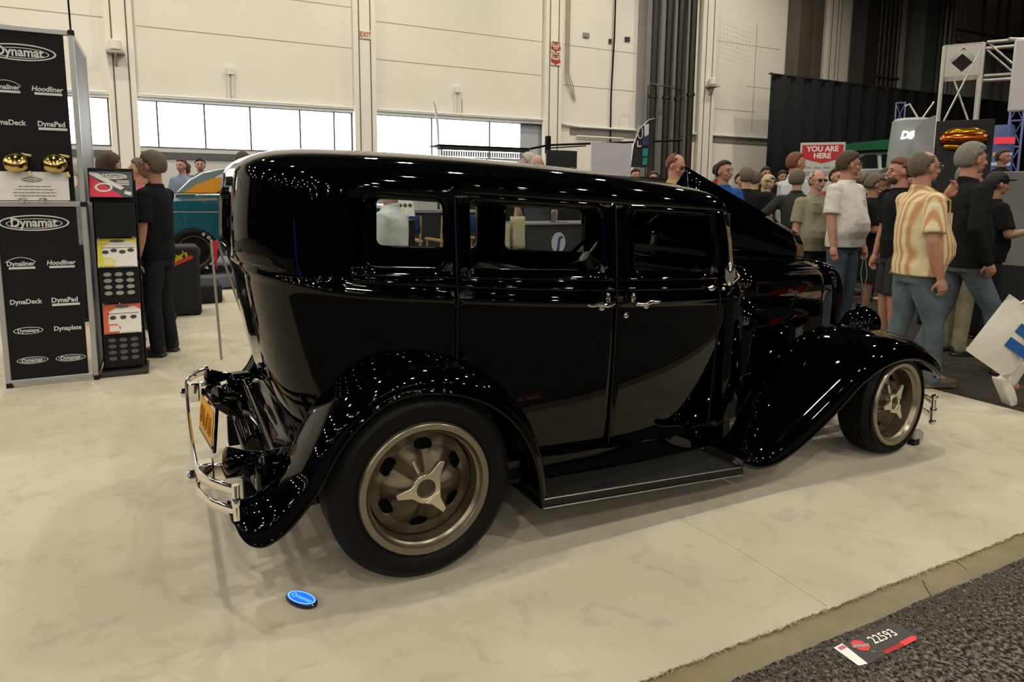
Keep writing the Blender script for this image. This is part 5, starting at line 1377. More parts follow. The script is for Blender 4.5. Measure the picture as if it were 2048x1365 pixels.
f2.build('blue_bars', mat('bag_blue', (.01, .09, .32), .5), bo, smooth=0)
T = plane_T(A+n_*.047+u_*.02, v_, n_); f2 = MB(); rect(f2, T, -.02, .15, .02, .09, .0); rect(f2, T, -.02, .15, -.09, -.02, .0); f2.build('blue_bars', mat('bag_blue'), bo, smooth=0)
f = MB(); f.tube([A+u_*.22-v_*.08, A+u_*.36-v_*.02, A+u_*.40, A+u_*.36+v_*.02, A+u_*.22+v_*.08], .008, 8); f.build('bag_handle', bagm, bo)
# ------------------------------------------------------------------ wall fittings
def wall_text(mb, s, x, z, size, **k): text_on(mb, s, size, plane_T((x, YW-.196, z), (1, 0, 0), (0, -1, 0)), **k)
ex = MB().box(3.655, 3.935, YW-.19, YW-.162, 5.12, 5.31).build('exit_sign', mat('sign_cream', (.80, .72, .58), .5), smooth=0, bevel=.01)
tag(ex, 'small cream EXIT sign on the column between the two long windows', 'sign')
mb = MB(); wall_text(mb, 'EXIT', 3.795, 5.215, .17, bold=.003, sx=.72, spacing=1.1); mb.build('exit_letters', mat('sign_red', (.42, .03, .02), .5), ex, smooth=0)
for k, (z, w2) in enumerate(((5.47, 'HOSE'), (5.13, ''))):
    o = MB().box(8.97, 9.29, YW-.19, YW-.162, z-.15, z+.15).build('fire_sign', mat('sign_paper', (.66, .60, .50), .6), smooth=0)
    tag(o, '%s of two red and white FIRE arrow signs on a column' % ('upper' if k == 0 else 'lower'), 'sign', 'fire signs')
    T = plane_T((9.13, YW-.195, z), (1, 0, 0), (0, -1, 0)); mb = MB()
    pgon(mb, T, [(-.15, .02), (-.12, .02), (-.11, .0), (.11, 0), (.12, .02), (.15, .02), (.15, -.07), (.06, -.10), (0, -.145), (-.06, -.10), (-.15, -.07)])
    for a, b in (((-.11, 0), (-.11, .13)), ((-.11, .13), (.11, .13)), ((.11, .13), (.11, 0))): mb.tube([T @ Vector((*a, 0)), T @ Vector((*b, 0))], .008, 4)
    text_on(mb, 'FIRE', .105, T @ Matrix.Translation((0, .075, .002)), bold=.003, sx=.78); mb.build('red_arrow', mat('sign_red'), o, smooth=0)
    if w2:
        mb = MB(); text_on(mb, w2, .075, T @ Matrix.Translation((0, -.04, .004)), bold=.002, sx=.8); mb.build('arrow_letters', mat('sign_paper'), o, smooth=0)
for k, (x, z, lab) in enumerate(((-1.50, 4.42, 'white wall lamp box on the column left of the long windows'), (14.78, 4.98, 'white wall lamp box on the column right of the riser pipes'))):
    mb = MB(); mb.tube([(x, YW-.30, z-.10), (x, YW-.30, z+.10)], [.115, .12], 16); o = mb.build('wall_lamp_box', mat('lamp_box_white', (.80, .78, .72), .4), bevel=.02); tag(o, lab, 'lamp box')
    mb = MB(); mb.box(x-.17, x+.17, YW-.45, YW-.16, z-.17, z-.13); mb.poly([(x-.02, YW-.42, z-.17), (x-.02, YW-.16, z-.17), (x-.02, YW-.16, z-.42)], (.04, 0, 0)); mb.build('bracket', mat('bracket_beige', (.45, .40, .32), .5), o, smooth=0)
mb = MB()
for i in range(11):
    for j in range(8): disc(mb, plane_T((15.15+.14*i, YW-.004, 5.85+.15*j-.02*i), (1, 0, 0), (0, -1, 0)), .016, .016, 6)
o = mb.build('wall_holes', mat('hole_dark', (.25, .22, .16), .9), smooth=0); tag(o, 'square of small drill holes in the wall right of the riser pipes', 'drill holes', kind='stuff')
for x, z, w_, lab in ((10.22, 5.93, .2, 'small grey box high on the wall left of the black cable'), (11.05, 5.85, .08, 'tiny dark fitting just right of the black cable'), (11.66, 5.97, .16, 'small black socket on the wall left of the riser pipes')):
    o = MB().box(x-w_/2, x+w_/2, YW-.05, YW, z-.05, z+.07).build('wall_box', mat('wallbox_%d' % int(x*10), (.28, .26, .22) if w_ > .18 else (.03, .03, .03), .6), smooth=0); tag(o, lab, 'wall box')
for x, lab in ((.72, 'short white conduit stub above the first long window'), (6.25, 'short white conduit stub above the second long window')):
    mb = MB(); mb.tube([(x-.04, YW-.05, 3.5), (x-.04, YW-.05, 4.05)], .018, 6); mb.tube([(x+.04, YW-.05, 3.5), (x+.04, YW-.05, 4.05)], .018, 6); mb.box(x-.07, x+.07, YW-.09, YW, 4.05, 4.2)
    o = mb.build('conduit_stub', trim_m); tag(o, lab, 'conduit')

# ------------------------------------------------------------------ teal coupe on a low stage
o = MB().box(-8, 3.3, 7.75, 13.2, 0, .19).build('display_stage', mat('stage_bluegrey', (.14, .15, .19), .7, noise=(2, .3)), bevel=.02); tag(o, 'low blue grey carpeted stage under the teal coupe', 'stage')
cp = empty('teal_coupe', 'teal vintage coupe with orange side panels parked behind the display rack', 'car', (0, 0, 0))
teal = mat('teal_metallic', (.008, .105, .15), .22, metal=.35, coat=1); orange = mat('orange_panel', (.70, .30, .02), .3, coat=1)
def car_loft(pts_out, y0, y1, inset, n_in=3):
    """extruded side profile with the upper edge tucked in"""
    pass
low = [(-1.28, .46), (-1.33, .72), (-1.31, 1.02), (-1.22, 1.22), (-1.0, 1.30), (-.6, 1.37), (0, 1.385), (1.0, 1.36), (1.6, 1.30), (3.2, 1.20), (3.42, 1.02), (3.45, .70), (3.35, .46)]
mb = MB(); rows = []
ybase, ywid = 7.98, 1.78
for k in range(9):
    u = k/8; y = ybase+ywid*u; e_ = (1-(2*u-1)**6); row = []
    for x, z in low: row.append((x*(1-.0*(1-e_)), y, .46+(z-.46)*(.90+.10*e_)))
    rows.append(row)
mb.grid(rows)
for r_2 in (rows[0], rows[-1]): mb.add(r_2, [tuple(range(len(r_2)))])
cb2 = mb.build('body', teal, cp, smooth=35, bevel=.03, seg=3)
top = [(-.62, 1.36), (-.40, 1.58), (-.22, 1.69), (.05, 1.755), (.5, 1.79), (1.0, 1.77), (1.3, 1.70), (1.85, 1.33)]
mb = MB(); mb.grid([[(x, 8.20, z) for x, z in top], [(x, 8.26, z+.02) for x, z in top], [(x, 9.48, z+.02) for x, z in top], [(x, 9.54, z) for x, z in top]]); mb.build('roof', mat('roof_pale', (.45, .50, .55), .25, coat=1), cp, smooth=50, solid=.02)
def side_poly(pts, y, name, m_): mb = MB(); mb.poly([(x, y, z) for x, z in pts], (0, .02, 0)); mb.build(name, m_, cp, smooth=0)
side_poly([(-.62, 1.36), (-.40, 1.58), (-.22, 1.69), (.05, 1.755), (.15, 1.755), (-.15, 1.58), (-.35, 1.36)], 8.20, 'rear_glass_edge', mat('coupe_glass_grey', (.16, .22, .24), .15))
side_poly([(-.52, 1.385), (-.32, 1.52), (-.08, 1.62), (.2, 1.68), (.6, 1.72), (.6, 1.62), (.2, 1.60), (-.02, 1.385)], 8.18, 'orange_side_panel', orange)
side_poly([(.02, 1.40), (.22, 1.60), (1.25, 1.66), (1.7, 1.40)], 8.185, 'side_window', mat('coupe_window', (.01, .012, .015), .1))
mb = MB(); mb.tube([(-.05, 8.175, 1.39), (.2, 8.175, 1.60)], .014, 8); mb.tube([(-1.25, 7.965, 1.13), (3.3, 7.965, 1.10)], .008, 6); mb.tube([(-.62, 8.0, 1.39), (1.8, 8.0, 1.39)], .012, 6); mb.build('chrome_strip', chrome, cp)['kind'] = 'stuff'
mb = MB(); mb.box(-1.40, -1.28, 8.0, 9.75, .62, .74); mb.build('rear_bumper', chrome, cp, bevel=.03)
for x in (-.41, 2.55):
    mb = MB(); mb.lathe([(.335, -.012), (.335, .0), (.0, .0)], (x, 7.975, .54), (0, 1, 0), 36); mb.build('wheel_arch', matte_black, cp, smooth=0)
    mb = MB(); mb.lathe([(.235, -.02), (.26, -.045), (.31, -.05), (.335, -.035), (.345, 0), (.345, .2), (.24, .2)], (x, 7.97, .545), (0, 1, 0), 40); W_ = mb.build('wheel', rubber, cp, smooth=40)
    mb = MB(); mb.lathe([(.235, -.03), (.225, -.03), (.20, .02), (.12, .03), (.08, -.01), (0, -.01)], (x, 7.97, .54), (0, 1, 0), 32); mb.build('hub', mat('coupe_hub', (.10, .085, .07), .4, metal=.6), W_, smooth=40)
    mb = MB()
    for k, ch_ in enumerate('GOODYEAR'):
        a = R(62-17*k); T = plane_T((x+.288*math.cos(a), 7.915, .54+.288*math.sin(a)), (math.cos(a-PI/2), 0, math.sin(a-PI/2)), (0, -1, 0)); text_on(mb, ch_, .058, T, bold=.002)
    mb.build('tyre_lettering', mat('tyre_white', (.6, .6, .58), .6), W_, smooth=0)['kind'] = 'stuff'
mb = MB(); mb.box(-.86, -.44, 5.45, 5.95, .0, .80); o = mb.build('covered_box', mat('black_cloth', (.008, .008, .009), .8), bevel=.04, seg=3); tag(o, 'black cloth covered box with a yellow and red logo under the teal coupe', 'box')
mb = MB(); text_on(mb, "Meguiar's", .10, plane_T((-.70, 5.44, .66), (1, 0, .45), (0, -1, 0)), bold=.004, shear=.2, sx=.75); mb.build('logo_lettering', mat('logo_yellow', (.50, .42, .02), .5), o, smooth=0)
mb = MB(); rect(mb, plane_T((-.66, 5.445, .625), (1, 0, .45), (0, -1, 0)), -.14, .16, -.028, .012); mb.build('logo_underline', mat('logo_red', (.5, .03, .02), .5), o, smooth=0)
mb = MB(); mb.box(-.50, -.16, 6.3, 7.0, 0, .24); o = mb.build('case', mat('black_cloth'), bevel=.03); tag(o, 'low black case on the carpet in front of the teal coupe wheel', 'case')
mb = MB(); Tm = Matrix.Translation((-.86, 4.75, .02)) @ Matrix.Rotation(R(-24), 4, 'Y') @ Matrix.Rotation(R(20), 4, 'Z'); mb.box(-.13, .17, -.11, .11, .0, .52, T=Tm)
o = mb.build('trolley_bag', mat('bag_black', (.008, .008, .009), .55, bump=(12, .6, .02)), bevel=.05, seg=3); tag(o, 'black wheeled trolley bag leaning with its handle towards the rack', 'bag')
mb = MB()
for q in (-.08, .08): mb.tube([Tm @ Vector((q, 0, .50)), Tm @ Vector((q, 0, .86))], .008, 8)
mb.tube([Tm @ Vector((-.08, 0, .86)), Tm @ Vector((.08, 0, .86))], .012, 8); mb.build('bag_handle', steel, o)
es = MB()
for a, b in (((-.351, 4.0, 0), (-.42, 3.35, 1.0)), ((-.402, 3.066, 0), (-.43, 3.2, 1.0)), ((-.1, 3.5, 0), (-.38, 3.3, 1.0))): es.tube([a, b], .010, 8)
o = es.build('folding_easel', mat('easel_metal', (.30, .28, .24), .4, metal=.5)); tag(o, 'thin folding easel with red cloth behind the sedan rear corner', 'easel')
mb = MB(); mb.poly([(-.43, 3.28, 1.0), (-.37, 3.28, 1.0), (-.39, 3.28, .74)], (0, .01, 0)); mb.build('red_cloth', mat('red_cloth', (.42, .01, .03), .7), o, smooth=0)

# ------------------------------------------------------------------ neighbouring booth seen through the sedan's windows
wood = mat('beech_wood', (.42, .27, .10), .45, noise=(20, .2)); blue_cl = cloth('blue_canvas', (.02, .035, .14))
def director_chair(x, y, rz, label):
    c_ = empty('director_chair', label, 'chair', (x, y, 0), rz, 'director chairs')
    for sx_ in (-.27, .27):
        for sy_ in (-.22, .22): mb = MB(); mb.cyl((sx_, sy_, 0), (sx_, sy_, .98 if sy_ > 0 else .90), .014, n=8); mb.build('leg', wood, c_)
        mb = MB(); mb.box(sx_-.025, sx_+.025, -.24, .24, .90, .925); mb.box(sx_-.015, sx_+.015, -.22, .22, .25, .28); mb.build('arm_rest', wood, c_, bevel=.004)
    mb = MB(); mb.box(-.27, .27, -.24, -.21, .72, .76); mb.box(-.27, .27, .21, .24, .72, .76); mb.box(-.27, .27, -.235, -.215, .30, .33); mb.build('rails', wood, c_)
    mb = MB(); mb.grid([[(x_, y_, .745-.03*(1-(x_/.27)**2)) for y_ in (-.2, 0, .2)] for x_ in (-.27, -.13, 0, .13, .27)]); mb.build('seat', blue_cl, c_, solid=.006)
    for sx_ in (-.27, .27): mb = MB(); mb.cyl((sx_, .22, .9), (sx_, .25, 1.18), .012, n=8); mb.build('back_post', wood, c_)
    mb = MB(); mb.grid([[(x_, .25+.03*(1-(x_/.27)**2), z) for z in (1.0, 1.1, 1.19)] for x_ in (-.27, -.13, 0, .13, .27)]); mb.build('backrest', blue_cl, c_, solid=.006)
director_chair(1.40, 4.05, R(172), 'wooden director chair with blue canvas, left of two seen through the sedan')
director_chair(2.14, 4.0, R(180), 'wooden director chair with blue canvas, right of two seen through the sedan')
cn = MB().box(1.75, 2.75, 4.6, 5.2, 0, 1.19).build('booth_counter', mat('counter_black', (.014, .014, .016), .5), bevel=.008); tag(cn, 'dark counter behind the director chairs carrying a white box', 'counter')
MB().box(1.72, 2.78, 4.57, 5.23, 1.19, 1.215).build('counter_top', mat('counter_grey', (.22, .22, .22), .4), cn, smooth=0)
o = MB().box(1.90, 2.16, 4.65, 4.9, 1.216, 1.40).build('white_box', mat('carton_white', (.50, .49, .47), .6), bevel=.004); tag(o, 'white carton on the counter behind the director chairs', 'box')
def squeeze(x, y, z, lab):
    mb = MB(); mb.lathe([(0, 0), (.028, 0), (.030, .01), (.030, .085), (.022, .10), (.012, .105), (.010, .12), (.003, .155), (0, .156)], (x, y, z), n=16); o = mb.build('squeeze_bottle', mat('bottle_white', (.5, .5, .48), .4)); tag(o, lab, 'bottle')
squeeze(2.22, 4.66, 1.216, 'small white squeeze bottle beside the white carton')
cn = MB().box(3.30, 4.60, 4.5, 5.15, 0, 1.035).build('booth_counter', mat('counter_slate', (.028, .029, .033), .5), bevel=.006); tag(cn, 'slate grey counter with a round logo seen through the rear door window', 'counter')
MB().box(3.27, 4.63, 4.47, 5.18, 1.035, 1.055).build('counter_top', mat('counter_grey'), cn, smooth=0)
T = plane_T((3.76, 4.495, .80), (1, 0, 0), (0, -1, 0)); mb = MB(); disc(mb, T, .105, .135, 30); lg = mb.build('round_logo', mat('logo_lilac', (.40, .41, .52), .5), cn, smooth=0)
mb = MB(); pgon(mb, T, [(-.03, -.12), (.0, .07), (.05, .09), (.07, .06), (.03, .05), (.01, -.125)], .003); mb.build('logo_stroke', mat('logo_navy', (.04, .04, .13), .5), lg, smooth=0)
mb = MB(); mb.lathe([(0, 0), (.034, 0), (.036, .01), (.034, .07), (.036, .12), (.030, .15), (.014, .175), (.014, .19), (.017, .19), (.017, .205), (0, .205)], (3.75, 4.62, 1.056), n=20)
o = mb.build('water_bottle', mat('clear_plastic', (.85, .88, .9), .08, trans=.9, ior=1.3)); tag(o, 'clear water bottle on the slate grey counter', 'bottle')
for x, z in ((3.9, 1.056),): 
    mb = MB(); mb.lathe([(0, 0), (.06, 0), (.075, .012), (0, .01)], (x, 4.65, z), n=20); o = mb.build('white_dish', mat('dish_white', (.6, .6, .6), .3)); tag(o, 'small white dish beside the water bottle', 'dish')
o = MB().box(2.62, 3.24, 4.3, 4.6, 0, .74).build('low_table', matte_black, bevel=.01); tag(o, 'low black table carrying two cream bags', 'table')
bag_m = mat('cream_bag', (.42, .40, .26), .6, bump=(7, .8, .03), noise=(5, .3))
for k, (x, w_, h) in enumerate(((2.88, .27, .32), (3.14, .17, .40))):
    mb = MB(); P_ = []
    for i in range(7):
        t = i/6; P_.append([(x-w_/2*(1-.05*math.sin(3*t)), 4.40+.02*t, .742+h*t), (x, 4.36+.03*t, .742+h*t+.006), (x+w_/2*(1-.06*math.sin(4*t)), 4.40+.02*t, .742+h*t), (x+w_/2, 4.52-.03*t, .742+h*t), (x-w_/2, 4.52-.03*t, .742+h*t)])
    mb.grid(P_, closed_u=True); o = mb.build('tote_bag', bag_m, smooth=60, solid=.003); tag(o, 'cream tote bag on the low black table, %s of the two' % ('wider left' if k == 0 else 'narrower right'), 'bag', 'cream tote bags')
    mb = MB()
    mb.tube([(x-w_*.3, 4.42, .742+h-.01), (x-w_*.2, 4.43, .80+h+.02), (x+w_*.2, 4.43, .80+h+.02), (x+w_*.3, 4.42, .742+h-.01)], .005, 6); mb.build('bag_handle', bag_m, o)
o = MB().box(2.9, 7.4, 6.6, 6.67, 0, 1.74).build('booth_back_wall', mat('booth_black', (.008, .008, .009), .7), smooth=0); tag(o, 'low black booth back wall behind the counters', 'partition')
T = plane_T((1.315, 3.3, 1.29), (1, 0, 0), (-.1, -1, .45)); mb = MB(); mb.box(-.085, .085, -.10, .10, -.008, 0, T=T); 
o = MB().box(1.22, 1.42, 3.32, 3.50, 0, 1.16).build('poster_stand', black_plastic, smooth=0, bevel=.01); tag(o, 'small black stand with a tilted white and yellow poster seen through the sedan', 'display stand')
P2 = mb.build('tilted_poster', mat('poster_paper'), o, smooth=0); mb = MB(); rect(mb, T, -.085, -.01, -.10, -.03, .002); mb.build('yellow_corner', mat('poster_yellow'), P2, smooth=0)
mb = MB(); [disc(mb, T @ Matrix.Translation((q, .01, 0)), .02, .02, 14, .003) for q in (-.05, 0, .05)]; mb.build('poster_pictures', mat('poster_ink'), P2, smooth=0)

# ------------------------------------------------------------------ boards, flags and poles above the roof line
o = MB().box(5.89, 6.74, 7.0, 7.03, .55, 2.33).build('white_board', mat('board_lilac_white', (.58, .56, .62), .5), smooth=0); tag(o, 'large blank pale board standing behind the sedan roof', 'board')
mb = MB()
for x in (6.0, 6.62): mb.cyl((x, 7.05, 0), (x, 7.05, 2.2), .015, n=8)
mb.build('board_legs', steel, o)
o = MB().box(6.15, 6.86, 9.0, 9.05, 0, 2.31).build('black_partition', mat('booth_black'), smooth=0); tag(o, 'black partition panel left of the pale board', 'partition')
mb = MB(); mb.box(3.84, 5.75, 9.0, 9.12, 2.24, 2.32); mb.box(3.84, 5.75, 9.0, 9.5, 2.30, 2.33)
o = mb.build('booth_canopy', mat('canopy_black', (.012, .012, .014), .6), smooth=0); tag(o, 'black booth canopy edge just above the sedan roof', 'canopy')
for x in (3.9, 5.7): MB().cyl((x, 9.05, 0), (x, 9.05, 2.25), .02, n=8).build('canopy_post', steel, o)
mb = MB()
for k in range(36): mb.box(3.9+.05*k, 3.935+.05*k, 9.06, 9.07, 2.12, 2.22)
q = mb.build('canopy_fringe', mat('fringe_grey', (.22, .22, .21), .5), o, smooth=0); q['kind'] = 'stuff'
mb = MB(); mb.tube([(5.87, 9.2, 2.33), (6.3, 9.2, 2.42), (9.75, 9.2, 2.66)], .022, 8); mb.tube([(6.3, 9.2, 2.36), (7.2, 9.2, 2.44)], .014, 6); mb.box(6.24, 6.32, 9.15, 9.25, 2.25, 2.60); mb.cyl((9.7, 9.2, 0), (9.7, 9.2, 2.66), .02, n=8)
mb.cyl((6.28, 9.2, 0), (6.28, 9.2, 2.4), .02, n=8)
o = mb.build('black_pole', matte_black); tag(o, 'thin black horizontal pole crossing in front of the riser pipes', 'pole')
def feather(x0, y, z0, z1, w_, m_, label, lean=1):
    pts = [(0, 0), (w_*.1*lean, .45), (w_*.35*lean, .78), (w_*.75*lean, .96), (w_*1.0*lean, 1.0)]; right = [(w_*1.0*lean, .62), (w_*.85*lean, .3), (w_*.70*lean, 0)]
    P_ = [(x0+a, y+.0, z0+b*(z1-z0)) for a, b in pts+right]
    mb = MB(); mb.poly(P_, (0, .006, 0)); o = mb.build('feather_flag', m_, smooth=0); tag(o, label, 'flag')
    mb = MB(); mb.tube([(x0-.01, y, 0)]+[(x0+a-.01*lean, y, z0+b*(z1-z0)) for a, b in pts], .012, 6); mb.build('flag_pole', steel, o); return o
o = feather(7.93, 8.6, 2.0, 3.02, .58, mat('flag_black', (.014, .013, .015), .7), 'black feather flag with white letter O and blue and teal blocks')
T = plane_T((8.13, 8.59, 2.72), (1, 0, .1), (0, -1, 0)); mb = MB()
ring(mb, T, .075, .135, .024, 30, .002); pgon(mb, T, [(.11, -.10), (.11, .15), (.24, .16), (.22, -.06)], .002); pgon(mb, T, [(-.09, -.17), (-.06, -.17), (-.06, -.27), (.02, -.27), (.02, -.30), (-.09, -.30)], .002); mb.build('flag_letter', mat('flag_white', (.6, .6, .6), .6), o, smooth=0)
mb = MB(); pgon(mb, T, [(.05, -.12), (.22, -.08), (.20, -.28), (.04, -.28)], .002); mb.build('navy_block', mat('flag_navy', (.03, .04, .12), .6), o, smooth=0)
mb = MB(); pgon(mb, T, [(.04, -.34), (.19, -.34), (.17, -.50), (.03, -.50)], .002); pgon(mb, T, [(.03, -.53), (.16, -.53), (.14, -.68), (.02, -.68)], .002); mb.build('teal_block', mat('flag_teal', (.02, .22, .27), .6), o, smooth=0)
mb = MB(); mb.tube([(4.1, 9.7, 0), (4.1, 9.7, 2.3), (4.08, 9.7, 2.75), (4.03, 9.7, 3.08), (3.99, 9.7, 3.18)], [.02, .035, .05, .045, .03], 10, sx=1, sy=.4); o = mb.build('feather_flag', mat('flag_silver', (.50, .50, .52), .4)); tag(o, 'narrow silvery feather flag edge against the second long window', 'flag')
# ------------------------------------------------------------------ right background: sign, pickup, trusses
FA = R(-48)
def face_T(p, ang=FA, sc_=1.0): return plane_T(p, (math.cos(ang), math.sin(ang), 0), (math.sin(ang), -math.cos(ang), 0)) @ Matrix.Scale(sc_, 4)
T = face_T((9.33, 5.08, 1.98), FA, .80); mb = MB(); mb.box(-.44, .44, -2.45, .45, -.05, 0, T=T); o = mb.build('map_sign', mat('sign_frame_grey', (.50, .50, .50), .5), bevel=.006); tag(o, 'tall map sign with a red YOU ARE HERE shield', 'sign')
mb = MB(); rect(mb, T, -.40, .40, -1.05, .41, .004); mb.build('map_sheet', mat('map_paper', (.52, .52, .50), .5), o, smooth=0)
mb = MB(); pgon(mb, T, [(-.40, .40), (.40, .40), (.40, .12), (0, .01), (-.40, .12)], .008); mb.build('red_shield', mat('shield_red', (.50, .018, .03), .5), o, smooth=0)
mb = MB(); text_on(mb, 'YOU ARE', .155, T @ Matrix.Translation((0, .31, .012)), bold=.006, sx=.95); text_on(mb, 'HERE', .155, T @ Matrix.Translation((0, .165, .012)), bold=.006, sx=.95); mb.build('shield_letters', mat('shield_white', (.75, .72, .70), .5), o, smooth=0)
mb = MB()
for k in range(4): rect(mb, T, -.34+.19*k, -.20+.19*k, -.10, -.06, .008); rect(mb, T, -.34+.19*k, -.18+.19*k, -.26, -.16, .008)
mb.build('map_print', mat('map_grey', (.30, .31, .32), .5), o, smooth=0)
# lifted pickup with green camper top
def LT(p, ang=FA): M_ = Matrix.Rotation(ang, 4, 'Z'); M_.translation = Vector(p); return M_
tr = empty('pickup_truck', 'raised silver pickup with a green camper top in front of the black curtain', 'truck', (13.95, 7.25, 0), FA-R(18))
silver = mat('silver_paint', (.30, .33, .32), .3, metal=.5, coat=1); green = mat('green_paint', (.005, .085, .035), .25, coat=1); dwin = mat('truck_glass', (.006, .01, .010), .1)
mb = MB(); pr2 = [(-2.2, 1.1), (-2.25, 1.7), (-1.3, 1.98), (-.9, 2.04), (1.2, 2.06), (1.25, 1.1)]
mb.grid([[(x, y, z) for x, z in pr2] for y in (0, 1.9)]); 
for y in (0, 1.9): mb.add([(x, y, z) for x, z in pr2], [tuple(range(6))])
mb.build('body', silver, tr, smooth=30, bevel=.05)
mb = MB(); cabp = [(-.95, 2.03), (-.62, 2.36), (-.40, 2.46), (.15, 2.48), (.42, 2.40), (.62, 2.05)]
mb.grid([[(x, y+(.12 if y < 1 else -.12)*(z-2.03)/.45, z) for x, z in cabp] for y in (.05, 1.85)])
for y in (.05, 1.85): mb.add([(x, y+(.12 if y < 1 else -.12)*(z-2.03)/.45, z) for x, z in cabp], [tuple(range(6))])
cab = mb.build('cab', silver, tr, smooth=30)
for pts in ([(-.68, 2.10), (-.50, 2.33), (-.32, 2.40), (-.10, 2.40), (-.04, 2.10)], [(.04, 2.10), (0.0, 2.40), (.20, 2.41), (.36, 2.33), (.46, 2.10)]):
    mb = MB(); mb.poly([(x, .03+.12*(z-2.03)/.45-.02, z) for x, z in pts], (0, .01, 0)); mb.build('side_window', dwin, cab, smooth=0)
mb = MB(); cp2 = [(-1.0, 2.50), (-.75, 2.66), (.0, 2.72), (.9, 2.76), (1.3, 2.74), (1.3, 2.06), (.66, 2.06), (.50, 2.42), (.3, 2.50)]
mb.grid([[(x, y, z) for x, z in cp2] for y in (-.05, 1.95)])
for y in (-.05, 1.95): mb.add([(x, y, z) for x, z in cp2], [tuple(range(len(cp2)))])
mb.build('camper_top', green, tr, smooth=30, bevel=.03)
for x in (-1.6, .8):
    mb = MB(); mb.lathe([(.3, -.02), (.55, -.04), (.6, .05), (.6, .3), (.3, .3)], (x, -.02, .62), (0, 1, 0), 24); mb.build('wheel', rubber, tr)
# trusses
alu_t = mat('truss_aluminium', (.48, .47, .44), .35, metal=.7)
def box_truss(p, ang, w_, z0, z1, name, label, m_=alu_t, r_=.025, step=None, diag=True):
    T_ = LT((p[0], p[1], 0), ang); root = empty(name, label, 'truss', (p[0], p[1], 0), ang)
    q = [(-w_/2, -w_/2), (w_/2, -w_/2), (w_/2, w_/2), (-w_/2, w_/2)]
    for x, y in q: mb = MB(); mb.cyl((x, y, z0), (x, y, z1), r_, n=10); mb.build('main_tube', m_, root)
    step = step or w_*1.6; n_ = max(1, int((z1-z0)/step)); mb = MB()
    for k in range(n_):
        a = z0+(z1-z0)*k/n_; b = z0+(z1-z0)*(k+1)/n_
        for i in range(4):
            A, B = q[i], q[(i+1) % 4]
            if k % 2: A, B = B, A
            mb.cyl((*A, a), (*B, b), r_*.5, n=6); mb.cyl((*A, b), (*B, b), r_*.5, n=6)
    d = mb.build('braces', m_, root); d['kind'] = 'stuff'
    return root
bt = box_truss((8.62, 2.46), R(-58), .42, 0, 3.36, 'box_truss', 'tall aluminium box truss tower with a diamond corner plate', r_=.026, step=1.0)
for sgn in (-1, 1):
    mb = MB(); T = plane_T((0, sgn*.21, 3.17), (1, 0, 0), (0, -1, 0))
    pts_o = [(-.21, .20), (.21, .20), (.21, -.20), (-.21, -.20)]; hole = [(-.0, .15), (.15, .0), (0, -.15), (-.15, 0)]
    vs = [T @ Vector((*a, 0)) for a in pts_o]+[T @ Vector((a, b, 0)) for a, b in [(-.0, .15), (.15, 0), (0, -.15), (-.15, 0)]]
    mb.add(vs, [(0, 1, 5, 4), (1, 2, 6, 5), (2, 3, 7, 6), (3, 0, 4, 7)]); mb.build('corner_plate', alu_t, bt, smooth=0, solid=.01)
hr_ = empty('horizontal_truss', 'horizontal aluminium truss beam running right from the truss tower', 'truss', (8.62, 2.46, 0), R(-58))
for y in (-.21, .21):
    for z in (3.36, 2.95): mb = MB(); mb.cyl((.24, y, z), (2.6, y, z), .024, n=10); mb.build('main_tube', alu_t, hr_)
mb = MB()
for k in range(6):
    for y in (-.21, .21): mb.cyl((.25+.4*k, y, 2.95 if k % 2 else 3.36), (.65+.4*k, y, 3.36 if k % 2 else 2.95), .012, n=6)
mb.build('braces', alu_t, hr_)['kind'] = 'stuff'
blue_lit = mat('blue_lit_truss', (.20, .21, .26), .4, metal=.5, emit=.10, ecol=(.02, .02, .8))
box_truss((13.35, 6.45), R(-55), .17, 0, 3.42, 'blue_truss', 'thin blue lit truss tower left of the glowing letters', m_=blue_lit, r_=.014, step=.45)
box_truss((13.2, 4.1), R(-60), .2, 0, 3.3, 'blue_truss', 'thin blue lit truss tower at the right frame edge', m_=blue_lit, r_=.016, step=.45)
# tower with lit letters
o = MB(); o.lathe([(.42, 0), (.40, 2.3), (.36, 2.95), (.30, 3.0), (0, 3.0)], (12.84, 5.83, 0), n=28); o = o.build('round_tower', mat('tower_grey', (.26, .28, .28), .5)); tag(o, 'round grey tower with glowing white letters', 'tower')
T = plane_T((12.51, 5.61, 2.64), (math.cos(R(-52)), math.sin(R(-52)), 0), (-math.sin(R(52)), -math.cos(R(52)), 0)) 
mb = MB(); text_on(mb, 'DiRT', .21, T @ Matrix.Translation((0, 0, .06)), bold=.010, shear=.25, sx=.85); mb.build('lit_letters', mat('lit_white', (1, 1, 1), .4, emit=1.6, ecol=(.9, .95, 1)), o, smooth=0)
mb = MB(); mb.tube([(12.9, 5.75, 3.0), (12.8, 5.9, 3.3), (12.75, 5.95, 3.25)], .02, 6); mb.tube([(12.95, 5.7, 3.0), (13.05, 5.55, 3.32)], .02, 6); mb.build('spot_arms', alu_t, o)
mb = MB(); mb.poly([(11.80, 5.08, 0), (11.80, 5.08, 2.70), (11.88, 4.96, 2.86), (12.0, 4.77, 2.95), (12.03, 4.73, 2.5), (11.97, 4.83, 2.3), (12.03, 4.73, 2.1), (12.03, 4.73, 0)], (.05, .04, 0)); o = mb.build('grey_fin_panel', mat('fin_grey', (.34, .34, .36), .5, noise=(2, .4)), smooth=0); tag(o, 'angular light grey panel between the glowing letters and the orange relief', 'panel')
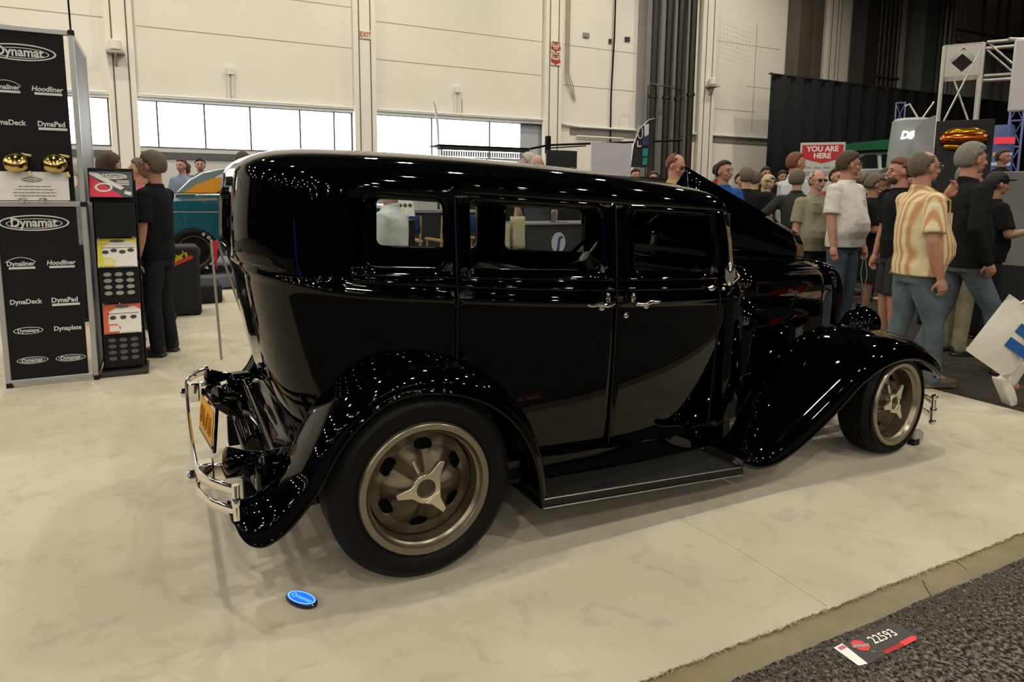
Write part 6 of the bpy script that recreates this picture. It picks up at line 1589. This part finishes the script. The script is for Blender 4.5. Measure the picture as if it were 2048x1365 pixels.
# black cabinet with orange chrome relief
cbn = empty('display_cabinet', 'black display cabinet with a glossy orange and red rounded relief', 'cabinet', (7.71, 1.82, 0), R(-60))
MB().box(-.29, .29, 0, .30, 0, 2.33).build('cabinet_box', mat('cabinet_black', (.006, .005, .005), .5), cbn, smooth=0, bevel=.006)
och = mat('orange_candy', (.62, .13, .008), .14, metal=.9, coat=1); rch = mat('yellow_candy', (.75, .38, .02), .14, metal=.9)
mb = MB(); mb.caps_tube([(-.17, -.02, 2.115), (0, -.03, 2.11), (.17, -.02, 2.115)], [.075, .082, .075], 20); mb.build('middle_roll', och, cbn, smooth=180)
mb = MB(); mb.caps_tube([(-.16, -.0, 2.175), (-.07, -.01, 2.195), (0, -.01, 2.18), (.09, -.01, 2.195), (.17, 0, 2.17)], [.045, .05, .045, .05, .045], 18); mb.caps_tube([(-.15, 0, 2.03), (0, 0, 2.015), (.16, 0, 2.03)], [.05, .05, .05], 18); mb.build('outer_rolls', rch, cbn, smooth=180)
# big pale panel hanging at the right edge, blue tower, counter with two staff
T = face_T((7.33, .87, 2.72), R(-64)); mb = MB(); mb.box(-.27, .55, -.40, .34, -.04, 0, T=T); o = mb.build('pale_panel', mat('pale_panel', (.50, .48, .50), .5), bevel=.02); tag(o, 'large pale rounded panel hanging at the top right frame edge', 'panel')
mb = MB(); mb.cyl((7.6, .6, 3.0), (7.9, .9, 3.36), .02, n=8); mb.cyl((7.35, .85, 3.0), (8.6, 1.9, 3.36), .02, n=8); mb.build('hanging_arm', alu_t, o)
mb = MB(); mb.lathe([(.20, 0), (.19, 2.5), (.16, 2.62), (0, 2.62)], (11.75, 3.55, 0), n=28); o = mb.build('blue_tower', mat('tower_blue', (.05, .07, .14), .4, emit=.15, ecol=(.05, .1, .4))); tag(o, 'round dark blue tower with a red sign and small logos', 'tower')
T = face_T((11.60, 3.42, 2.36), R(-62)); mb = MB(); rect(mb, T @ Matrix.Translation((0, 0, .03)), -.14, .14, -.055, .055, 0); mb.build('red_panel', mat('tower_red', (.55, .03, .05), .5, emit=.4, ecol=(.9, .05, .08)), o, smooth=0)
mb = MB(); rect(mb, T @ Matrix.Translation((-.09, -.22, .04)), -.05, .05, -.03, .03); mb.build('yellow_logo', mat('tower_yellow', (.6, .45, .1), .5), o, smooth=0)
mb = MB(); rect(mb, T @ Matrix.Translation((.08, -.22, .04)), -.04, .04, -.02, .02); rect(mb, T @ Matrix.Translation((-.12, -.38, .05)), -.04, .05, -.025, .025); rect(mb, T @ Matrix.Translation((.05, -.38, .05)), -.06, .06, -.03, .03); mb.build('white_logos', mat('tower_white', (.6, .62, .65), .5), o, smooth=0)
st2 = MB().box(-.15, 1.6, -.12, 1.6, 0, .55); st2.v = [tuple(LT((8.98, 1.98, 0), R(-62)) @ Vector(p)) for p in st2.v]; o = st2.build('stage_riser', mat('riser_black', (.01, .01, .011), .7), smooth=0); tag(o, 'dark riser under the grey service counter at right', 'platform')
mb = MB().box(-.14, 1.6, -.11, .12, .551, 1.76); mb.v = [tuple(LT((8.98, 1.98, 0), R(-62)) @ Vector(p)) for p in mb.v]; o = mb.build('service_counter', mat('counter_light_grey', (.20, .195, .185), .5), bevel=.01); tag(o, 'grey service counter at the right edge with two people leaning on it', 'counter')
bg('person in a black t-shirt leaning on the grey service counter', (9.42, 2.28, .55), IMG-60, 1.52, (.012, .012, .012), sk='ruddy', hair='brown', style='crop', armR=((.12, .05, -.22), (.26, -.02, -.16)), armL=((.12, .05, -.22), (.26, -.02, -.16)))
bg('person in a red shirt leaning on the grey service counter', (9.66, 1.95, .55), IMG-60, 1.50, (.50, .012, .02), sk='ruddy', hair='brown', style='short', armR=((.12, .05, -.22), (.26, -.02, -.16)), armL=((.12, .05, -.22), (.26, -.02, -.16)))
o = MB().box(6.75, 6.98, 1.35, 1.6, .0, .62).build('black_case', mat('bag_black'), bevel=.03, seg=3); tag(o, 'upright black case on the aisle carpet between two walkers at right', 'case')
o = MB().box(8.0, 8.35, 2.95, 3.05, .001, .02).build('paper_sheet', mat('sheet_white', (.6, .6, .58), .6), smooth=0); tag(o, 'white sheet lying on the aisle floor behind the white t-shirt', 'paper')
# blue led bar far behind the camera, seen only as a reflection in the body corner
mb = MB(); mb.cyl((-6.4, -8.6, .25), (-6.4, -8.6, 2.3), .035, n=10); o = mb.build('light_tube', mat('blue_led', (.02, .04, .9), .3, emit=14, ecol=(.02, .05, 1.0))); tag(o, 'upright blue light tube standing in the aisle behind the photographer', 'light')
MB().cyl((-6.4, -8.6, 0), (-6.4, -8.6, .25), .12, .05, n=16).build('tube_base', matte_black, o)
